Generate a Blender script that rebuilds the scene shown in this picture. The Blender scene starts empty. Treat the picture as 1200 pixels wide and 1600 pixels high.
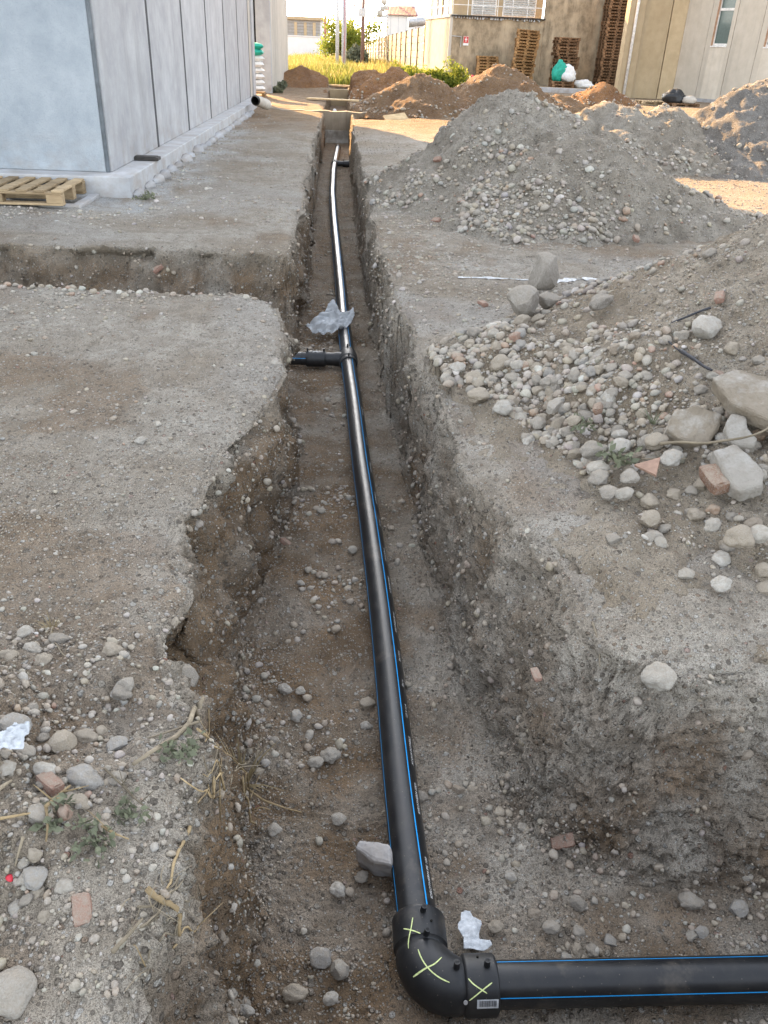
import bpy, math, random
import numpy as np
from mathutils import Matrix, Vector, Euler

rng = np.random.default_rng(7)
random.seed(7)
scene = bpy.context.scene
COL = scene.collection
R_ = math.radians

# ------------------------------------------------------------------ camera
CAM = np.array([0.0, 0.0, 1.6])
F = 1260.0                                   # focal length in pixels of a 1200 x 1600 frame
down = np.array([505 - 600, 3000 - 800, F]); down /= np.linalg.norm(down)
fw = np.array([533 - 600, 69 - 800, F]); fw = fw - down * (fw @ down); fw /= np.linalg.norm(fw)
rt = np.cross(down, fw)
if rt[0] < 0: rt = -rt
RC = np.array([rt, fw, -down])               # camera (x right, y down, z forward) -> world
cd = bpy.data.cameras.new('camera'); cam = bpy.data.objects.new('camera', cd); COL.objects.link(cam)
M3 = np.column_stack([RC @ [1, 0, 0], RC @ [0, -1, 0], RC @ [0, 0, -1]])
mw = Matrix([list(M3[i]) + [CAM[i]] for i in range(3)] + [[0, 0, 0, 1]])
cam.matrix_world = mw
cd.sensor_fit = 'HORIZONTAL'; cd.sensor_width = 36; cd.lens = F / 1200 * 36
cd.clip_start = 0.05; cd.clip_end = 3000
scene.camera = cam

# ------------------------------------------------------------------ world, sun, exposure
SUN_AZ, SUN_EL = R_(-23.0), R_(20.0)         # azimuth from +Y (negative = left), elevation
w = bpy.data.worlds.new('World'); scene.world = w; w.use_nodes = True
wn = w.node_tree; bg = wn.nodes['Background']
sky = wn.nodes.new('ShaderNodeTexSky'); sky.sky_type = 'NISHITA'; sky.sun_disc = False
sky.sun_elevation = SUN_EL; sky.sun_rotation = SUN_AZ
sky.air_density = 1.0; sky.dust_density = 2.0; sky.ozone_density = 1.0; sky.altitude = 100
hs = wn.nodes.new('ShaderNodeHueSaturation'); hs.inputs['Saturation'].default_value = 0.36
wn.links.new(sky.outputs[0], hs.inputs['Color']); wn.links.new(hs.outputs[0], bg.inputs[0])
bg.inputs[1].default_value = 0.15
sd = bpy.data.lights.new('sun', 'SUN'); sun = bpy.data.objects.new('sun', sd); COL.objects.link(sun)
sd.energy = 4.8; sd.angle = R_(0.6); sd.color = (1.0, 0.60, 0.25)
sdir = Vector((math.sin(SUN_AZ) * math.cos(SUN_EL), math.cos(SUN_AZ) * math.cos(SUN_EL), math.sin(SUN_EL)))
sun.rotation_euler = sdir.to_track_quat('Z', 'Y').to_euler(); sun.location = sdir * 60
scene.view_settings.view_transform = 'Standard'; scene.view_settings.look = 'None'
scene.view_settings.gamma = 1.0; scene.view_settings.exposure = 2.55
scene.view_settings.use_curve_mapping = False
scene.render.resolution_x = 768; scene.render.resolution_y = 1024
scene.render.engine = 'CYCLES'

# ------------------------------------------------------------------ view helpers
def ray(px, py): return RC @ np.array([px - 600, py - 800, F])
def at(px, py, Y): d = ray(px, py); return CAM + d * (Y / d[1])
def atz(px, py, z): d = ray(px, py); return CAM + d * ((z - CAM[2]) / d[2])
def depth_of(p): return (np.asarray(p, float) - CAM) @ RC[:, 2]
def project(P):
    V = (np.asarray(P) - CAM) @ RC
    return 600 + F * V[..., 0] / V[..., 2], 800 + F * V[..., 1] / V[..., 2], V[..., 2]

# ------------------------------------------------------------------ noise
def _h(ix, iy, iz, seed):
    h = (ix.astype(np.int64) * 374761393 + iy.astype(np.int64) * 668265263 + iz.astype(np.int64) * 1274126177 + seed * 974711) & 0xffffffff
    h = ((h ^ (h >> 13)) * 1103515245) & 0xffffffff
    h = ((h ^ (h >> 16)) * 2246822519) & 0xffffffff
    return ((h ^ (h >> 15)) & 0xffff) / 32767.5 - 1.0
def vn(P, scale, seed=0):
    Q = P * scale; I = np.floor(Q); f = Q - I; f = f * f * f * (f * (f * 6 - 15) + 10); I = I.astype(np.int64)
    out = 0
    for dx in (0, 1):
        for dy in (0, 1):
            for dz in (0, 1):
                wgt = (f[:, 0] if dx else 1 - f[:, 0]) * (f[:, 1] if dy else 1 - f[:, 1]) * (f[:, 2] if dz else 1 - f[:, 2])
                out = out + wgt * _h(I[:, 0] + dx, I[:, 1] + dy, I[:, 2] + dz, seed)
    return out
def fbm(P, scale, octv=4, seed=0, gain=.5):
    o = 0; a = 1.0
    for k in range(octv):
        o = o + a * vn(P, scale * 2 ** k, seed + k * 17); a *= gain
    return o
def worley(P, scale, seed=0):
    Q = P * scale - .5; I = np.floor(Q).astype(np.int64); best = np.full(len(P), 9.0); Q = Q + .5
    for dx in (0, 1):
        for dy in (0, 1):
            for dz in (0, 1):
                J = I + np.array([dx, dy, dz]); d = 0
                for k in range(3): d = d + (J[:, k] + .5 + .5 * _h(J[:, 0], J[:, 1], J[:, 2], seed + k * 31) - Q[:, k]) ** 2
                best = np.minimum(best, d)
    return np.sqrt(best)
def sstep(a, b, x):
    t = np.clip((x - a) / (b - a), 0, 1); return t * t * (3 - 2 * t)

# ------------------------------------------------------------------ materials
def new_mat(name):
    m = bpy.data.materials.new(name); m.use_nodes = True
    nt = m.node_tree; b = nt.nodes['Principled BSDF']
    return m, nt, b
class NT:
    def __init__(s, name):
        s.m, s.nt, s.b = new_mat(name); s.tc = s.nt.nodes.new('ShaderNodeTexCoord')
    def n(s, t, **kw):
        x = s.nt.nodes.new('ShaderNode' + t)
        for k, v in kw.items():
            if hasattr(x, k) and k not in ('Scale',): setattr(x, k, v)
        return x
    def l(s, a, b): s.nt.links.new(a, b); return s
    def coord(s, scale=(1, 1, 1), kind='Object'):
        mp = s.n('Mapping'); mp.inputs['Scale'].default_value = scale; s.l(s.tc.outputs[kind], mp.inputs[0]); return mp.outputs[0]
    def noise(s, scale, detail=4, rough=.55, co=None, dist=0):
        x = s.n('TexNoise'); x.inputs['Scale'].default_value = scale; x.inputs['Detail'].default_value = detail
        x.inputs['Roughness'].default_value = rough; x.inputs['Distortion'].default_value = dist
        s.l(co if co is not None else s.tc.outputs['Object'], x.inputs['Vector']); return x.outputs[0]
    def vor(s, scale, co=None, feature='F1', rand=1.0):
        x = s.n('TexVoronoi'); x.feature = feature; x.inputs['Scale'].default_value = scale; x.inputs['Randomness'].default_value = rand
        s.l(co if co is not None else s.tc.outputs['Object'], x.inputs['Vector']); return x
    def ramp(s, fac, stops):
        x = s.n('ValToRGB'); e = x.color_ramp.elements
        while len(e) < len(stops): e.new(.5)
        for i, (p, c) in enumerate(stops):
            e[i].position = p; e[i].color = (c, c, c, 1) if not hasattr(c, '__len__') else tuple(c) + (1,)
        s.l(fac, x.inputs[0]); return x.outputs[0]
    def mix(s, fac, a, b, mode='MIX'):
        x = s.n('Mix'); x.data_type = 'RGBA'; x.blend_type = mode
        for sock, v in ((x.inputs[0], fac), (x.inputs[6], a), (x.inputs[7], b)):
            if hasattr(v, 'links') or hasattr(v, 'is_output'): s.l(v, sock)
            elif hasattr(v, '__len__'): sock.default_value = tuple(v) + (1,)
            else: sock.default_value = v
        return x.outputs[2]
    def math(s, op, a, b=0.0, clamp=False):
        x = s.n('Math'); x.operation = op; x.use_clamp = clamp
        for sock, v in ((x.inputs[0], a), (x.inputs[1], b)):
            if hasattr(v, 'is_output'): s.l(v, sock)
            else: sock.default_value = v
        return x.outputs[0]
    def bump(s, h, strength=.5, dist=.01, prev=None):
        x = s.n('Bump'); x.inputs['Strength'].default_value = strength; x.inputs['Distance'].default_value = dist
        s.l(h, x.inputs['Height'])
        if prev is not None: s.l(prev, x.inputs['Normal'])
        return x.outputs[0]
    def attr(s, name):
        x = s.n('Attribute'); x.attribute_name = name; return x
    def out(s, col=None, rough=.9, normal=None, spec=.3, metal=0):
        if col is not None:
            if hasattr(col, 'is_output'): s.l(col, s.b.inputs['Base Color'])
            else: s.b.inputs['Base Color'].default_value = tuple(col) + (1,)
        if hasattr(rough, 'is_output'): s.l(rough, s.b.inputs['Roughness'])
        else: s.b.inputs['Roughness'].default_value = rough
        s.b.inputs['Specular IOR Level'].default_value = spec; s.b.inputs['Metallic'].default_value = metal
        if normal is not None: s.l(normal, s.b.inputs['Normal'])
        return s.m

def soil_material(name, dust, tan, stony=1.0, attr=True, sub=(.165, .112, .068)):
    s = NT(name)
    big = s.noise(.9, 4, .6); med = s.noise(7, 3, .6); fine = s.noise(90, 3, .7); vf = s.noise(330, 1, .6)
    c = s.mix(s.ramp(big, [(.40, 0), (.62, 1)]), dust, tan)
    c = s.mix(s.ramp(med, [(.42, 0), (.66, .55)]), c, tuple(x * .62 for x in tan))
    if attr:
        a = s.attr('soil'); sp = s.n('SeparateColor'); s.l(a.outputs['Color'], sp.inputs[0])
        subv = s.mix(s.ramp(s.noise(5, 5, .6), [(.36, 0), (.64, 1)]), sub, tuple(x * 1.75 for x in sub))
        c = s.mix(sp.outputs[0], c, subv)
        cem = s.mix(s.ramp(s.noise(11, 4, .6), [(.4, 0), (.6, 1)]), (.46, .47, .47), (.60, .60, .59))
        c = s.mix(sp.outputs[1], c, cem)
        snd_sun = s.mix(s.ramp(s.noise(2.2, 5, .6), [(.38, 0), (.62, 1)]), (.20, .125, .065), (.31, .205, .115))
        c = s.mix(sp.outputs[2], c, snd_sun)
    # grains and pebbles set in the soil: one random tone per cell
    h_acc = None
    for sc, thr, r0, r1 in ((105, .30, .30, .55), (40, .45, .26, .50)):
        co = s.coord((1, 1, 1)); v = s.vor(sc, co)
        cs = s.n('SeparateColor'); s.l(v.outputs['Color'], cs.inputs[0])
        pick = s.math('GREATER_THAN', cs.outputs[0], thr + (1 - stony) * .15)
        rad = s.math('MULTIPLY_ADD', cs.outputs[1], r1 - r0); rad.node.inputs[2].default_value = r0
        edge = s.math('SUBTRACT', rad, v.outputs['Distance']); m_ = s.math('MULTIPLY', edge, 9.0, True)
        m_ = s.math('MULTIPLY', m_, pick)
        pc = s.ramp(cs.outputs[2], [(0, (.12, .105, .09)), (.2, (.24, .205, .165)), (.5, (.40, .365, .31)), (.66, (.28, .20, .14)), (.76, (.46, .43, .38)), (.975, (.56, .54, .50)), (1, (.33, .15, .10))])
        c = s.mix(s.math('MULTIPLY', m_, .82), c, pc)
        hgt = s.math('MULTIPLY', m_, 1.3 / sc * 26)
        h_acc = hgt if h_acc is None else s.math('ADD', h_acc, hgt)
    c = s.mix(s.ramp(vf, [(.36, .62), (.54, 0)]), c, tuple(x * .40 for x in tan))  # darkens fine low spots: crevice shade painted into the soil colour
    hh = s.math('ADD', s.math('MULTIPLY', fine, .9), s.math('MULTIPLY', vf, .35))
    hh = s.math('ADD', hh, h_acc)
    return s.out(c, .95, s.bump(hh, 1.0, .022), .12)

def stone_material(name, from_object):
    s = NT(name)
    if from_object:
        oi = s.n('ObjectInfo'); base = oi.outputs['Color']; co = s.tc.outputs['Object']
        cadd = s.n('VectorMath'); cadd.operation = 'ADD'; s.l(co, cadd.inputs[0]); s.l(oi.outputs['Random'], cadd.inputs[1]); co = cadd.outputs[0]; k = 1.0
    else:
        base = s.attr('tone').outputs['Color']; co = s.tc.outputs['Object']; k = 14.0
    n1 = s.noise(2.2 * k, 5, .65, co, .4); n2 = s.noise(11 * k, 4, .7, co)
    c = s.mix(s.ramp(n1, [(.35, .0), (.70, .5)]), base, (.16, .13, .10))
    c = s.mix(s.ramp(n2, [(.45, 0), (.75, .5)]), c, (.48, .46, .43))
    c = s.mix(s.ramp(n2, [(.25, .45), (.42, 0)]), c, (.07, .06, .05))
    g = s.n('NewGeometry'); sx = s.n('SeparateXYZ'); s.l(g.outputs['Normal'], sx.inputs[0])
    du = s.math('MULTIPLY', s.ramp(sx.outputs[2], [(.15, 0), (.85, 1)]), s.ramp(n1, [(.30, .12), (.62, .62)]))
    c = s.mix(du, c, (.37, .32, .255))          # settled dust
    return s.out(c, .92, s.bump(s.math('ADD', n1, n2), .5, .04 if from_object else .005), .15)

def concrete_material(name, a, b, streak=.5, bumpy=.3, seed=0.0, stain=(.30, .27, .22), sscale=(3.0, 3.0, .22)):
    s = NT(name)
    st = s.noise(1.0, 6, .65, s.coord(sscale)); mott = s.noise(2.3, 6, .65, s.coord((1 + seed, 1, 1))); fine = s.noise(55, 4, .7)
    c = s.mix(s.ramp(mott, [(.32, 0), (.68, 1)]), a, b)
    c = s.mix(s.ramp(st, [(.50, 0), (.74, streak)]), c, stain)
    c = s.mix(s.ramp(fine, [(.30, .22), (.5, 0)]), c, tuple(x * .7 for x in a))
    pit = s.vor(38); c = s.mix(s.ramp(pit.outputs['Distance'], [(.03, .35), (.10, 0)]), c, tuple(x * .5 for x in a))
    sz = s.n('SeparateXYZ'); s.l(s.tc.outputs['Object'], sz.inputs[0])
    lowz = s.ramp(sz.outputs[2], [(.0, 1), (.75, 0)]); mud = s.math('MULTIPLY', lowz, s.ramp(s.noise(3.5, 4, .65, s.coord((1, 1, 1.6))), [(.42, 0), (.66, .55)])) if streak in (.35, .7, .4) else None
    if mud is not None: c = s.mix(mud, c, (.26, .205, .15))
    oi = s.n('ObjectInfo'); v = s.n('HueSaturation'); s.l(c, v.inputs['Color']); q = s.math('MULTIPLY_ADD', oi.outputs['Random'], .22); q.node.inputs[2].default_value = .89; s.l(q, v.inputs['Value'])
    return s.out(v.outputs[0], .88, s.bump(s.math('ADD', fine, mott), bumpy, .006), .2)

def wood_material(name, a, b):
    s = NT(name); oi = s.n('ObjectInfo')
    g = s.noise(1, 5, .6, s.coord((3, 22, 22)), .6); m_ = s.noise(5, 3, .6)
    c = s.mix(s.ramp(g, [(.35, 0), (.65, 1)]), a, b); c = s.mix(s.ramp(m_, [(.45, 0), (.75, .5)]), c, tuple(x * .45 for x in a))
    v = s.n('HueSaturation'); s.l(c, v.inputs['Color']); s.l(s.math('MULTIPLY_ADD', oi.outputs['Random'], .6), v.inputs['Value'])
    v.inputs['Value'].links[0].from_node.inputs[2].default_value = .7
    return s.out(v.outputs[0], .85, s.bump(g, .4, .004), .2)

def plain(name, col, rough=.6, spec=.4, metal=0, var=.25, nscale=9, bump=.12):
    s = NT(name); n_ = s.noise(nscale, 5, .6); n2 = s.noise(nscale * 9, 3, .6)
    c = s.mix(s.ramp(n_, [(.3, 0), (.7, 1)]), tuple(x * (1 - var) for x in col), tuple(min(1, x * (1 + var)) for x in col))
    r = s.ramp(n2, [(.3, max(0, rough - .08)), (.7, min(1, rough + .1))])
    return s.out(c, r, s.bump(n2, bump, .003), spec, metal)

def leafy(name, c1, c2, trans=.5):
    s = NT(name); a = s.attr('tone')
    tr = s.n('BsdfTranslucent'); df = s.b
    col = s.mix(a.outputs['Fac'], c1, c2)
    s.l(col, df.inputs['Base Color']); df.inputs['Roughness'].default_value = .7; df.inputs['Specular IOR Level'].default_value = .15
    s.l(s.mix(.0, col, col), tr.inputs[0])
    ms = s.n('MixShader'); ms.inputs[0].default_value = trans
    s.l(df.outputs[0], ms.inputs[1]); s.l(tr.outputs[0], ms.inputs[2]); s.l(ms.outputs[0], s.nt.nodes['Material Output'].inputs[0])
    return s.m

M = {}
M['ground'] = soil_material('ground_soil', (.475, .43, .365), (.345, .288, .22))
M['gravel_heap'] = soil_material('grey_gravel_soil', (.45, .405, .34), (.33, .285, .225), attr=False)
M['dark_heap'] = soil_material('dark_gravel_soil', (.28, .262, .238), (.205, .182, .157), attr=False)
M['rubble_heap'] = soil_material('rubble_soil', (.43, .375, .30), (.31, .25, .18), attr=False)
M['brown_heap'] = soil_material('brown_earth', (.31, .155, .06), (.215, .10, .04), stony=.6, attr=False)
M['brown_heap2'] = soil_material('grey_brown_earth', (.27, .165, .085), (.205, .115, .055), stony=.7, attr=False)
M['stone'] = stone_material('stone', True)
M['stones'] = stone_material('stones', False)
M['conc_front'] = concrete_material('pale_rough_concrete', (.31, .35, .385), (.43, .465, .495), .35, .8, .2, (.27, .30, .33))
M['conc_side'] = concrete_material('grey_precast_concrete', (.32, .32, .33), (.44, .44, .445), .7, .25, .0, (.28, .275, .27))
M['conc_plinth'] = concrete_material('plinth_concrete', (.32, .325, .335), (.44, .44, .445), .4, .5, .4)
M['conc_warm'] = concrete_material('warm_precast_concrete', (.42, .385, .33), (.53, .485, .42), .6, .2, .1, (.30, .26, .21))
M['conc_old'] = concrete_material('old_wall_concrete', (.19, .15, .10), (.42, .33, .22), .9, .8, .3, (.56, .45, .31), (1.6, 1.6, .35))
M['conc_trench'] = concrete_material('buried_concrete', (.22, .18, .13), (.32, .265, .20), .6, .8, .6, (.16, .12, .08))
M['conc_tan'] = concrete_material('tan_precast_concrete', (.38, .29, .175), (.47, .365, .23), .45, .2, .15, (.33, .27, .2))
M['conc_white'] = concrete_material('white_precast_concrete', (.50, .445, .36), (.59, .53, .44), .5, .15, .05, (.34, .31, .26))
M['slab'] = concrete_material('broken_slab', (.155, .128, .095), (.25, .212, .165), .75, .9, .5, (.42, .41, .385), (9, 9, 9))
M['slab_white'] = concrete_material('plastered_rubble', (.17, .145, .115), (.27, .25, .22), .45, .9, .5, (.46, .455, .44), (9, 9, 9))
M['seal'] = plain('joint_seal', (.20, .225, .25), .7)
M['dark_joint'] = plain('dark_joint', (.05, .05, .052), .9)
def pe_material(name, rough, dusty):
    s = NT(name); n1 = s.noise(14, 5, .65); n2 = s.noise(120, 3, .6); n3 = s.noise(1, 4, .6, s.coord((60, 3, 60)))
    c = s.mix(s.ramp(n1, [(.45, 0), (.78, dusty)]), (.010, .011, .013), (.16, .14, .115))
    c = s.mix(s.ramp(n3, [(.62, 0), (.75, dusty * .5)]), c, (.12, .11, .10))
    c = s.mix(s.ramp(s.noise(4.5, 5, .7), [(.60, 0), (.70, .20)]), c, (.20, .165, .125))
    c = s.mix(s.ramp(s.vor(55).outputs['Distance'], [(.05, .5), (.11, 0)]), c, (.22, .185, .145))
    r = s.ramp(s.math('ADD', s.math('MULTIPLY', n1, .7), s.math('MULTIPLY', n2, .3)), [(.35, rough), (.7, rough + .16)])
    return s.out(c, r, s.bump(n2, .04, .001), .5)
M['pe'] = pe_material('black_polyethylene', .29, .11)
M['fitting'] = pe_material('black_fitting', .42, .13)
M['blue'] = plain('blue_stripe', (.015, .34, .80), .35, .5, var=.08, bump=.02)
M['print'] = plain('white_print', (.70, .70, .68), .6, var=.2, nscale=300)
M['chalk'] = plain('chalk_yellow', (.66, .74, .34), .9, .1, var=.25, nscale=200)
M['white_paint'] = plain('white_paint', (.74, .74, .72), .6, var=.1)
M['black_ink'] = plain('black_ink', (.03, .03, .035), .6)
M['paper'] = plain('paper', (.54, .56, .58), .8, .2, var=.2, nscale=60, bump=.8)
M['sheet'] = leafy('thin_plastic', (.50, .52, .54), (.70, .71, .72), .35)
M['wood'] = wood_material('pallet_wood', (.30, .215, .125), (.43, .325, .20))
M['wood_old'] = wood_material('old_pallet_wood', (.22, .125, .052), (.34, .20, .09))
M['wood_red'] = wood_material('red_pallet_wood', (.13, .075, .04), (.22, .13, .07))
M['plank'] = wood_material('plank_wood', (.42, .30, .16), (.55, .42, .25))
M['stick'] = wood_material('dry_stick', (.17, .14, .10), (.27, .225, .16))
M['root'] = wood_material('root', (.24, .175, .095), (.36, .27, .155))
M['wire'] = plain('black_wire', (.03, .03, .035), .6)
M['terracotta'] = plain('terracotta', (.30, .195, .145), .85, .2, nscale=30, bump=.5)
M['glass'] = plain('window_glass', (.10, .14, .13), .06, .8, var=.1, bump=.0)
M['frame'] = plain('window_frame', (.72, .70, .66), .5)
M['reveal'] = plain('window_reveal', (.45, .27, .17), .8)
M['metal'] = plain('grey_metal', (.42, .43, .44), .45, .5, .4)
M['steel_pale'] = plain('pale_pole', (.52, .56, .60), .6)
M['pole_red'] = plain('red_pole', (.42, .14, .18), .6)
M['pole_wood'] = plain('brown_pole', (.20, .13, .11), .85)
M['maroon'] = plain('maroon_roof', (.20, .055, .06), .6)
M['white_wall'] = plain('white_wall', (.66, .65, .63), .8, .2, var=.06, nscale=1.5)
M['grey_brick'] = concrete_material('grey_block', (.26, .25, .23), (.34, .33, .31), .4, .4)
M['fence_c'] = concrete_material('fence_concrete', (.24, .195, .12), (.32, .26, .16), .6, .4)
M['fence_p'] = concrete_material('fence_post', (.13, .10, .065), (.18, .14, .09), .5, .4)
M['louver'] = plain('louver_metal', (.46, .45, .42), .5)
M['dark'] = plain('shade_and_pipe_black', (.016, .015, .012), .9, .1)
M['dark_wood'] = plain('dark_box', (.05, .045, .04), .9)
M['green'] = plain('green_tarp', (.02, .33, .24), .6, .3)
M['white_sack'] = plain('white_sack', (.66, .67, .66), .75, .2, var=.12)
M['black_tarp'] = plain('black_tarp', (.02, .021, .022), .5)
M['red_sign'] = plain('red_sign', (.52, .07, .06), .6)
M['red'] = plain('red_plastic', (.55, .03, .05), .5)
M['grass'] = leafy('dry_grass', (.30, .25, .09), (.12, .17, .035), .5)
M['leaf'] = leafy('bush_leaf', (.09, .14, .025), (.26, .27, .04), .5)
M['weed'] = leafy('weed_leaf', (.12, .13, .085), (.20, .21, .14), .25)
M['straw'] = leafy('dry_straw', (.30, .24, .14), (.20, .155, .085), .3)
M['bark'] = plain('bark', (.13, .10, .07), .95, .1, nscale=20, bump=.6)
M['lime'] = plain('lime_powder', (.52, .52, .515), .95, .1, var=.3, nscale=30, bump=.5)

# ------------------------------------------------------------------ mesh helpers
def tag(o, label=None, cat=None, group=None, kind=None):
    if label: o['label'] = label
    if cat: o['category'] = cat
    if group: o['group'] = group
    if kind: o['kind'] = kind
    return o
def root_loc(o):
    v = Vector((0, 0, 0))
    while o is not None: v = v + o.location; o = o.parent
    return v
def thing(name, label, cat, loc=(0, 0, 0), group=None):
    o = bpy.data.objects.new(name, None); COL.objects.link(o); o.location = loc; o.empty_display_size = .2
    return tag(o, label, cat, group)
def mesh_np(name, V, Fq, mat, smooth=False, parent=None, loc=(0, 0, 0)):
    """V (n,3) array, Fq list of index tuples or (m,3)/(m,4) array; world coordinates"""
    off = np.array(root_loc(parent) + Vector(loc))
    me = bpy.data.meshes.new(name)
    V = np.asarray(V, float) - off
    if isinstance(Fq, np.ndarray):
        k = Fq.shape[1]; me.vertices.add(len(V)); me.vertices.foreach_set('co', V.astype(np.float32).ravel())
        me.loops.add(Fq.size); me.loops.foreach_set('vertex_index', Fq.astype(np.int32).ravel())
        me.polygons.add(len(Fq)); me.polygons.foreach_set('loop_start', np.arange(0, Fq.size, k, dtype=np.int32))
        me.update(calc_edges=True)
    else:
        me.from_pydata(V.tolist(), [], Fq)
    if smooth: me.polygons.foreach_set('use_smooth', np.ones(len(me.polygons), bool))
    me.materials.append(mat); me.update()
    o = bpy.data.objects.new(name, me); COL.objects.link(o); o.location = loc
    if parent is not None: o.parent = parent
    return o
class MB:
    def __init__(s): s.v = []; s.f = []
    def add(s, V, Fs):
        n = len(s.v); s.v += [tuple(map(float, p)) for p in V]; s.f += [tuple(i + n for i in f) for f in Fs]; return s
    def box(s, a, b):
        (x0, y0, z0), (x1, y1, z1) = a, b
        return s.add([(x0, y0, z0), (x1, y0, z0), (x1, y1, z0), (x0, y1, z0), (x0, y0, z1), (x1, y0, z1), (x1, y1, z1), (x0, y1, z1)],
                     [(0, 3, 2, 1), (4, 5, 6, 7), (0, 1, 5, 4), (1, 2, 6, 5), (2, 3, 7, 6), (3, 0, 4, 7)])
    def obox(s, c, u, v, n):
        """box with centre c and half axes u, v, n"""
        c, u, v, n = map(np.asarray, (c, u, v, n)); P = []
        for k in (-1, 1):
            for a, b in ((-1, -1), (1, -1), (1, 1), (-1, 1)): P.append(c + a * u + b * v + k * n)
        return s.add(P, [(0, 3, 2, 1), (4, 5, 6, 7), (0, 1, 5, 4), (1, 2, 6, 5), (2, 3, 7, 6), (3, 0, 4, 7)])
    def wallseg(s, p, q, z0, z1, th):
        """upright slab from p to q (xy), thickness th to the left of p->q"""
        p = np.array(p, float); q = np.array(q, float); d = (q - p) / np.linalg.norm(q - p); nn = np.array([-d[1], d[0]]) * th
        pts = [p, q, q + nn, p + nn]
        return s.add([(a[0], a[1], z) for z in (z0, z1) for a in pts], [(0, 3, 2, 1), (4, 5, 6, 7), (0, 1, 5, 4), (1, 2, 6, 5), (2, 3, 7, 6), (3, 0, 4, 7)])
    def tube(s, pts, r, n=10, cap=True):
        pts = [np.array(p, float) for p in pts]; m = len(pts); rr = r if hasattr(r, '__len__') else [r] * m; V = []; up0 = None
        for i, p in enumerate(pts):
            t = pts[min(i + 1, m - 1)] - pts[max(i - 1, 0)]; t = t / (np.linalg.norm(t) + 1e-9)
            if up0 is None: up0 = np.array([0, 0, 1.]) if abs(t[2]) < .9 else np.array([1., 0, 0])
            sd_ = np.cross(t, up0); sd_ /= np.linalg.norm(sd_) + 1e-9; up = np.cross(sd_, t); up0 = up
            for k in range(n):
                a = 2 * math.pi * k / n; V.append(p + rr[i] * (math.cos(a) * up + math.sin(a) * sd_))
        Fs = [(i * n + k, i * n + (k + 1) % n, (i + 1) * n + (k + 1) % n, (i + 1) * n + k) for i in range(m - 1) for k in range(n)]
        if cap: Fs += [tuple(range(n - 1, -1, -1)), tuple((m - 1) * n + k for k in range(n))]
        return s.add(V, Fs)
    def build(s, name, mat, parent=None, smooth=False, loc=(0, 0, 0), bevel=0.0):
        o = mesh_np(name, np.array(s.v), s.f, mat, smooth, parent, loc)
        if bevel:
            b = o.modifiers.new('bevel', 'BEVEL'); b.width = bevel; b.segments = 2; b.limit_method = 'ANGLE'
        return o
def auto_smooth(o, ang=35):
    me = o.data; me.polygons.foreach_set('use_smooth', np.ones(len(me.polygons), bool))
    try: me.set_sharp_from_angle(angle=R_(ang))
    except Exception: pass
    return o

ORD = 'first second third fourth fifth sixth seventh eighth ninth tenth eleventh twelfth thirteenth fourteenth fifteenth sixteenth seventeenth eighteenth nineteenth twentieth'.split()
def ordn(k): return ORD[k] if k < 20 else ('twenty-' + ORD[k - 20] if k < 29 else ('thirtieth' if k == 29 else 'lowest'))

# ------------------------------------------------------------------ terrain
LR = [(-.25, .55), (-.35, .97), (-.37, 1.12), (-.37, 1.28), (-.33, 1.5), (-.42, 1.79), (-.50, 2.02), (-.46, 2.29), (-.54, 2.41), (-.59, 2.7), (-.52, 3.05), (-.48, 3.5), (-.37, 3.92), (-.31, 4.49), (-.33, 5.1), (-.46, 5.75), (-.52, 6.02)]
LR2 = [(-.43, 7.40), (-.41, 7.7), (-.43, 9.55), (-.47, 12.1), (-.52, 17.5), (-.50, 21.3), (-.50, 44)]
RR = [(.33, 44), (.33, 23), (.30, 18.4), (.37, 11.1), (.39, 6.9), (.47, 5.15), (.54, 4.23), (.62, 3.26), (.80, 2.50), (.83, 2.2), (.93, 1.99), (1.06, 1.91), (1.3, 1.87), (2.2, 1.84), (8, 1.84), (8, .75), (2, .72), (.6, .6)]
LF = [(-.18, .85), (-.25, 1.26), (-.25, 1.65), (-.30, 2.19), (-.38, 2.58), (-.40, 2.92), (-.35, 3.59), (-.29, 4.0), (-.245, 4.5), (-.26, 5.1), (-.39, 5.8), (-.43, 6.2)]
LF2 = [(-.36, 7.22), (-.355, 9), (-.40, 11.7), (-.44, 14.2), (-.45, 20), (-.43, 43.7)]
RF = [(.27, 43.7), (.26, 23), (.23, 14.4), (.30, 10.3), (.335, 8), (.40, 6), (.44, 4.65), (.475, 3.73), (.515, 3.2), (.545, 2.73), (.57, 2.42), (.64, 2.08), (.74, 1.86), (.92, 1.70), (1.44, 1.63), (8, 1.61), (8, .95), (2, .92), (.5, .85)]
RIM = LR + [(-1.0, 6.08), (-2.2, 6.12), (-8, 6.1), (-8, 7.5), (-2.2, 7.5), (-1.0, 7.44)] + LR2 + RR
FOOT = LF + [(-1.0, 6.28), (-2.2, 6.30), (-8, 6.3), (-8, 7.3), (-2.2, 7.3), (-1.0, 7.28)] + LF2 + RF
def poly_sd(x, y, poly):
    """signed distance, negative inside"""
    d = np.full(x.shape, 1e9); ins = np.zeros(x.shape, bool); n = len(poly)
    for i in range(n):
        ax, ay = poly[i]; bx, by = poly[(i + 1) % n]; ex, ey = bx - ax, by - ay
        t = np.clip(((x - ax) * ex + (y - ay) * ey) / (ex * ex + ey * ey), 0, 1)
        d = np.minimum(d, np.hypot(x - ax - t * ex, y - ay - t * ey))
        c = ((ay > y) != (by > y)); xi = ax + (y - ay) / (by - ay if by != ay else 1e-9) * ex
        ins ^= c & (x < xi)
    return np.where(ins, -d, d)
FLOOR = -.79
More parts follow.
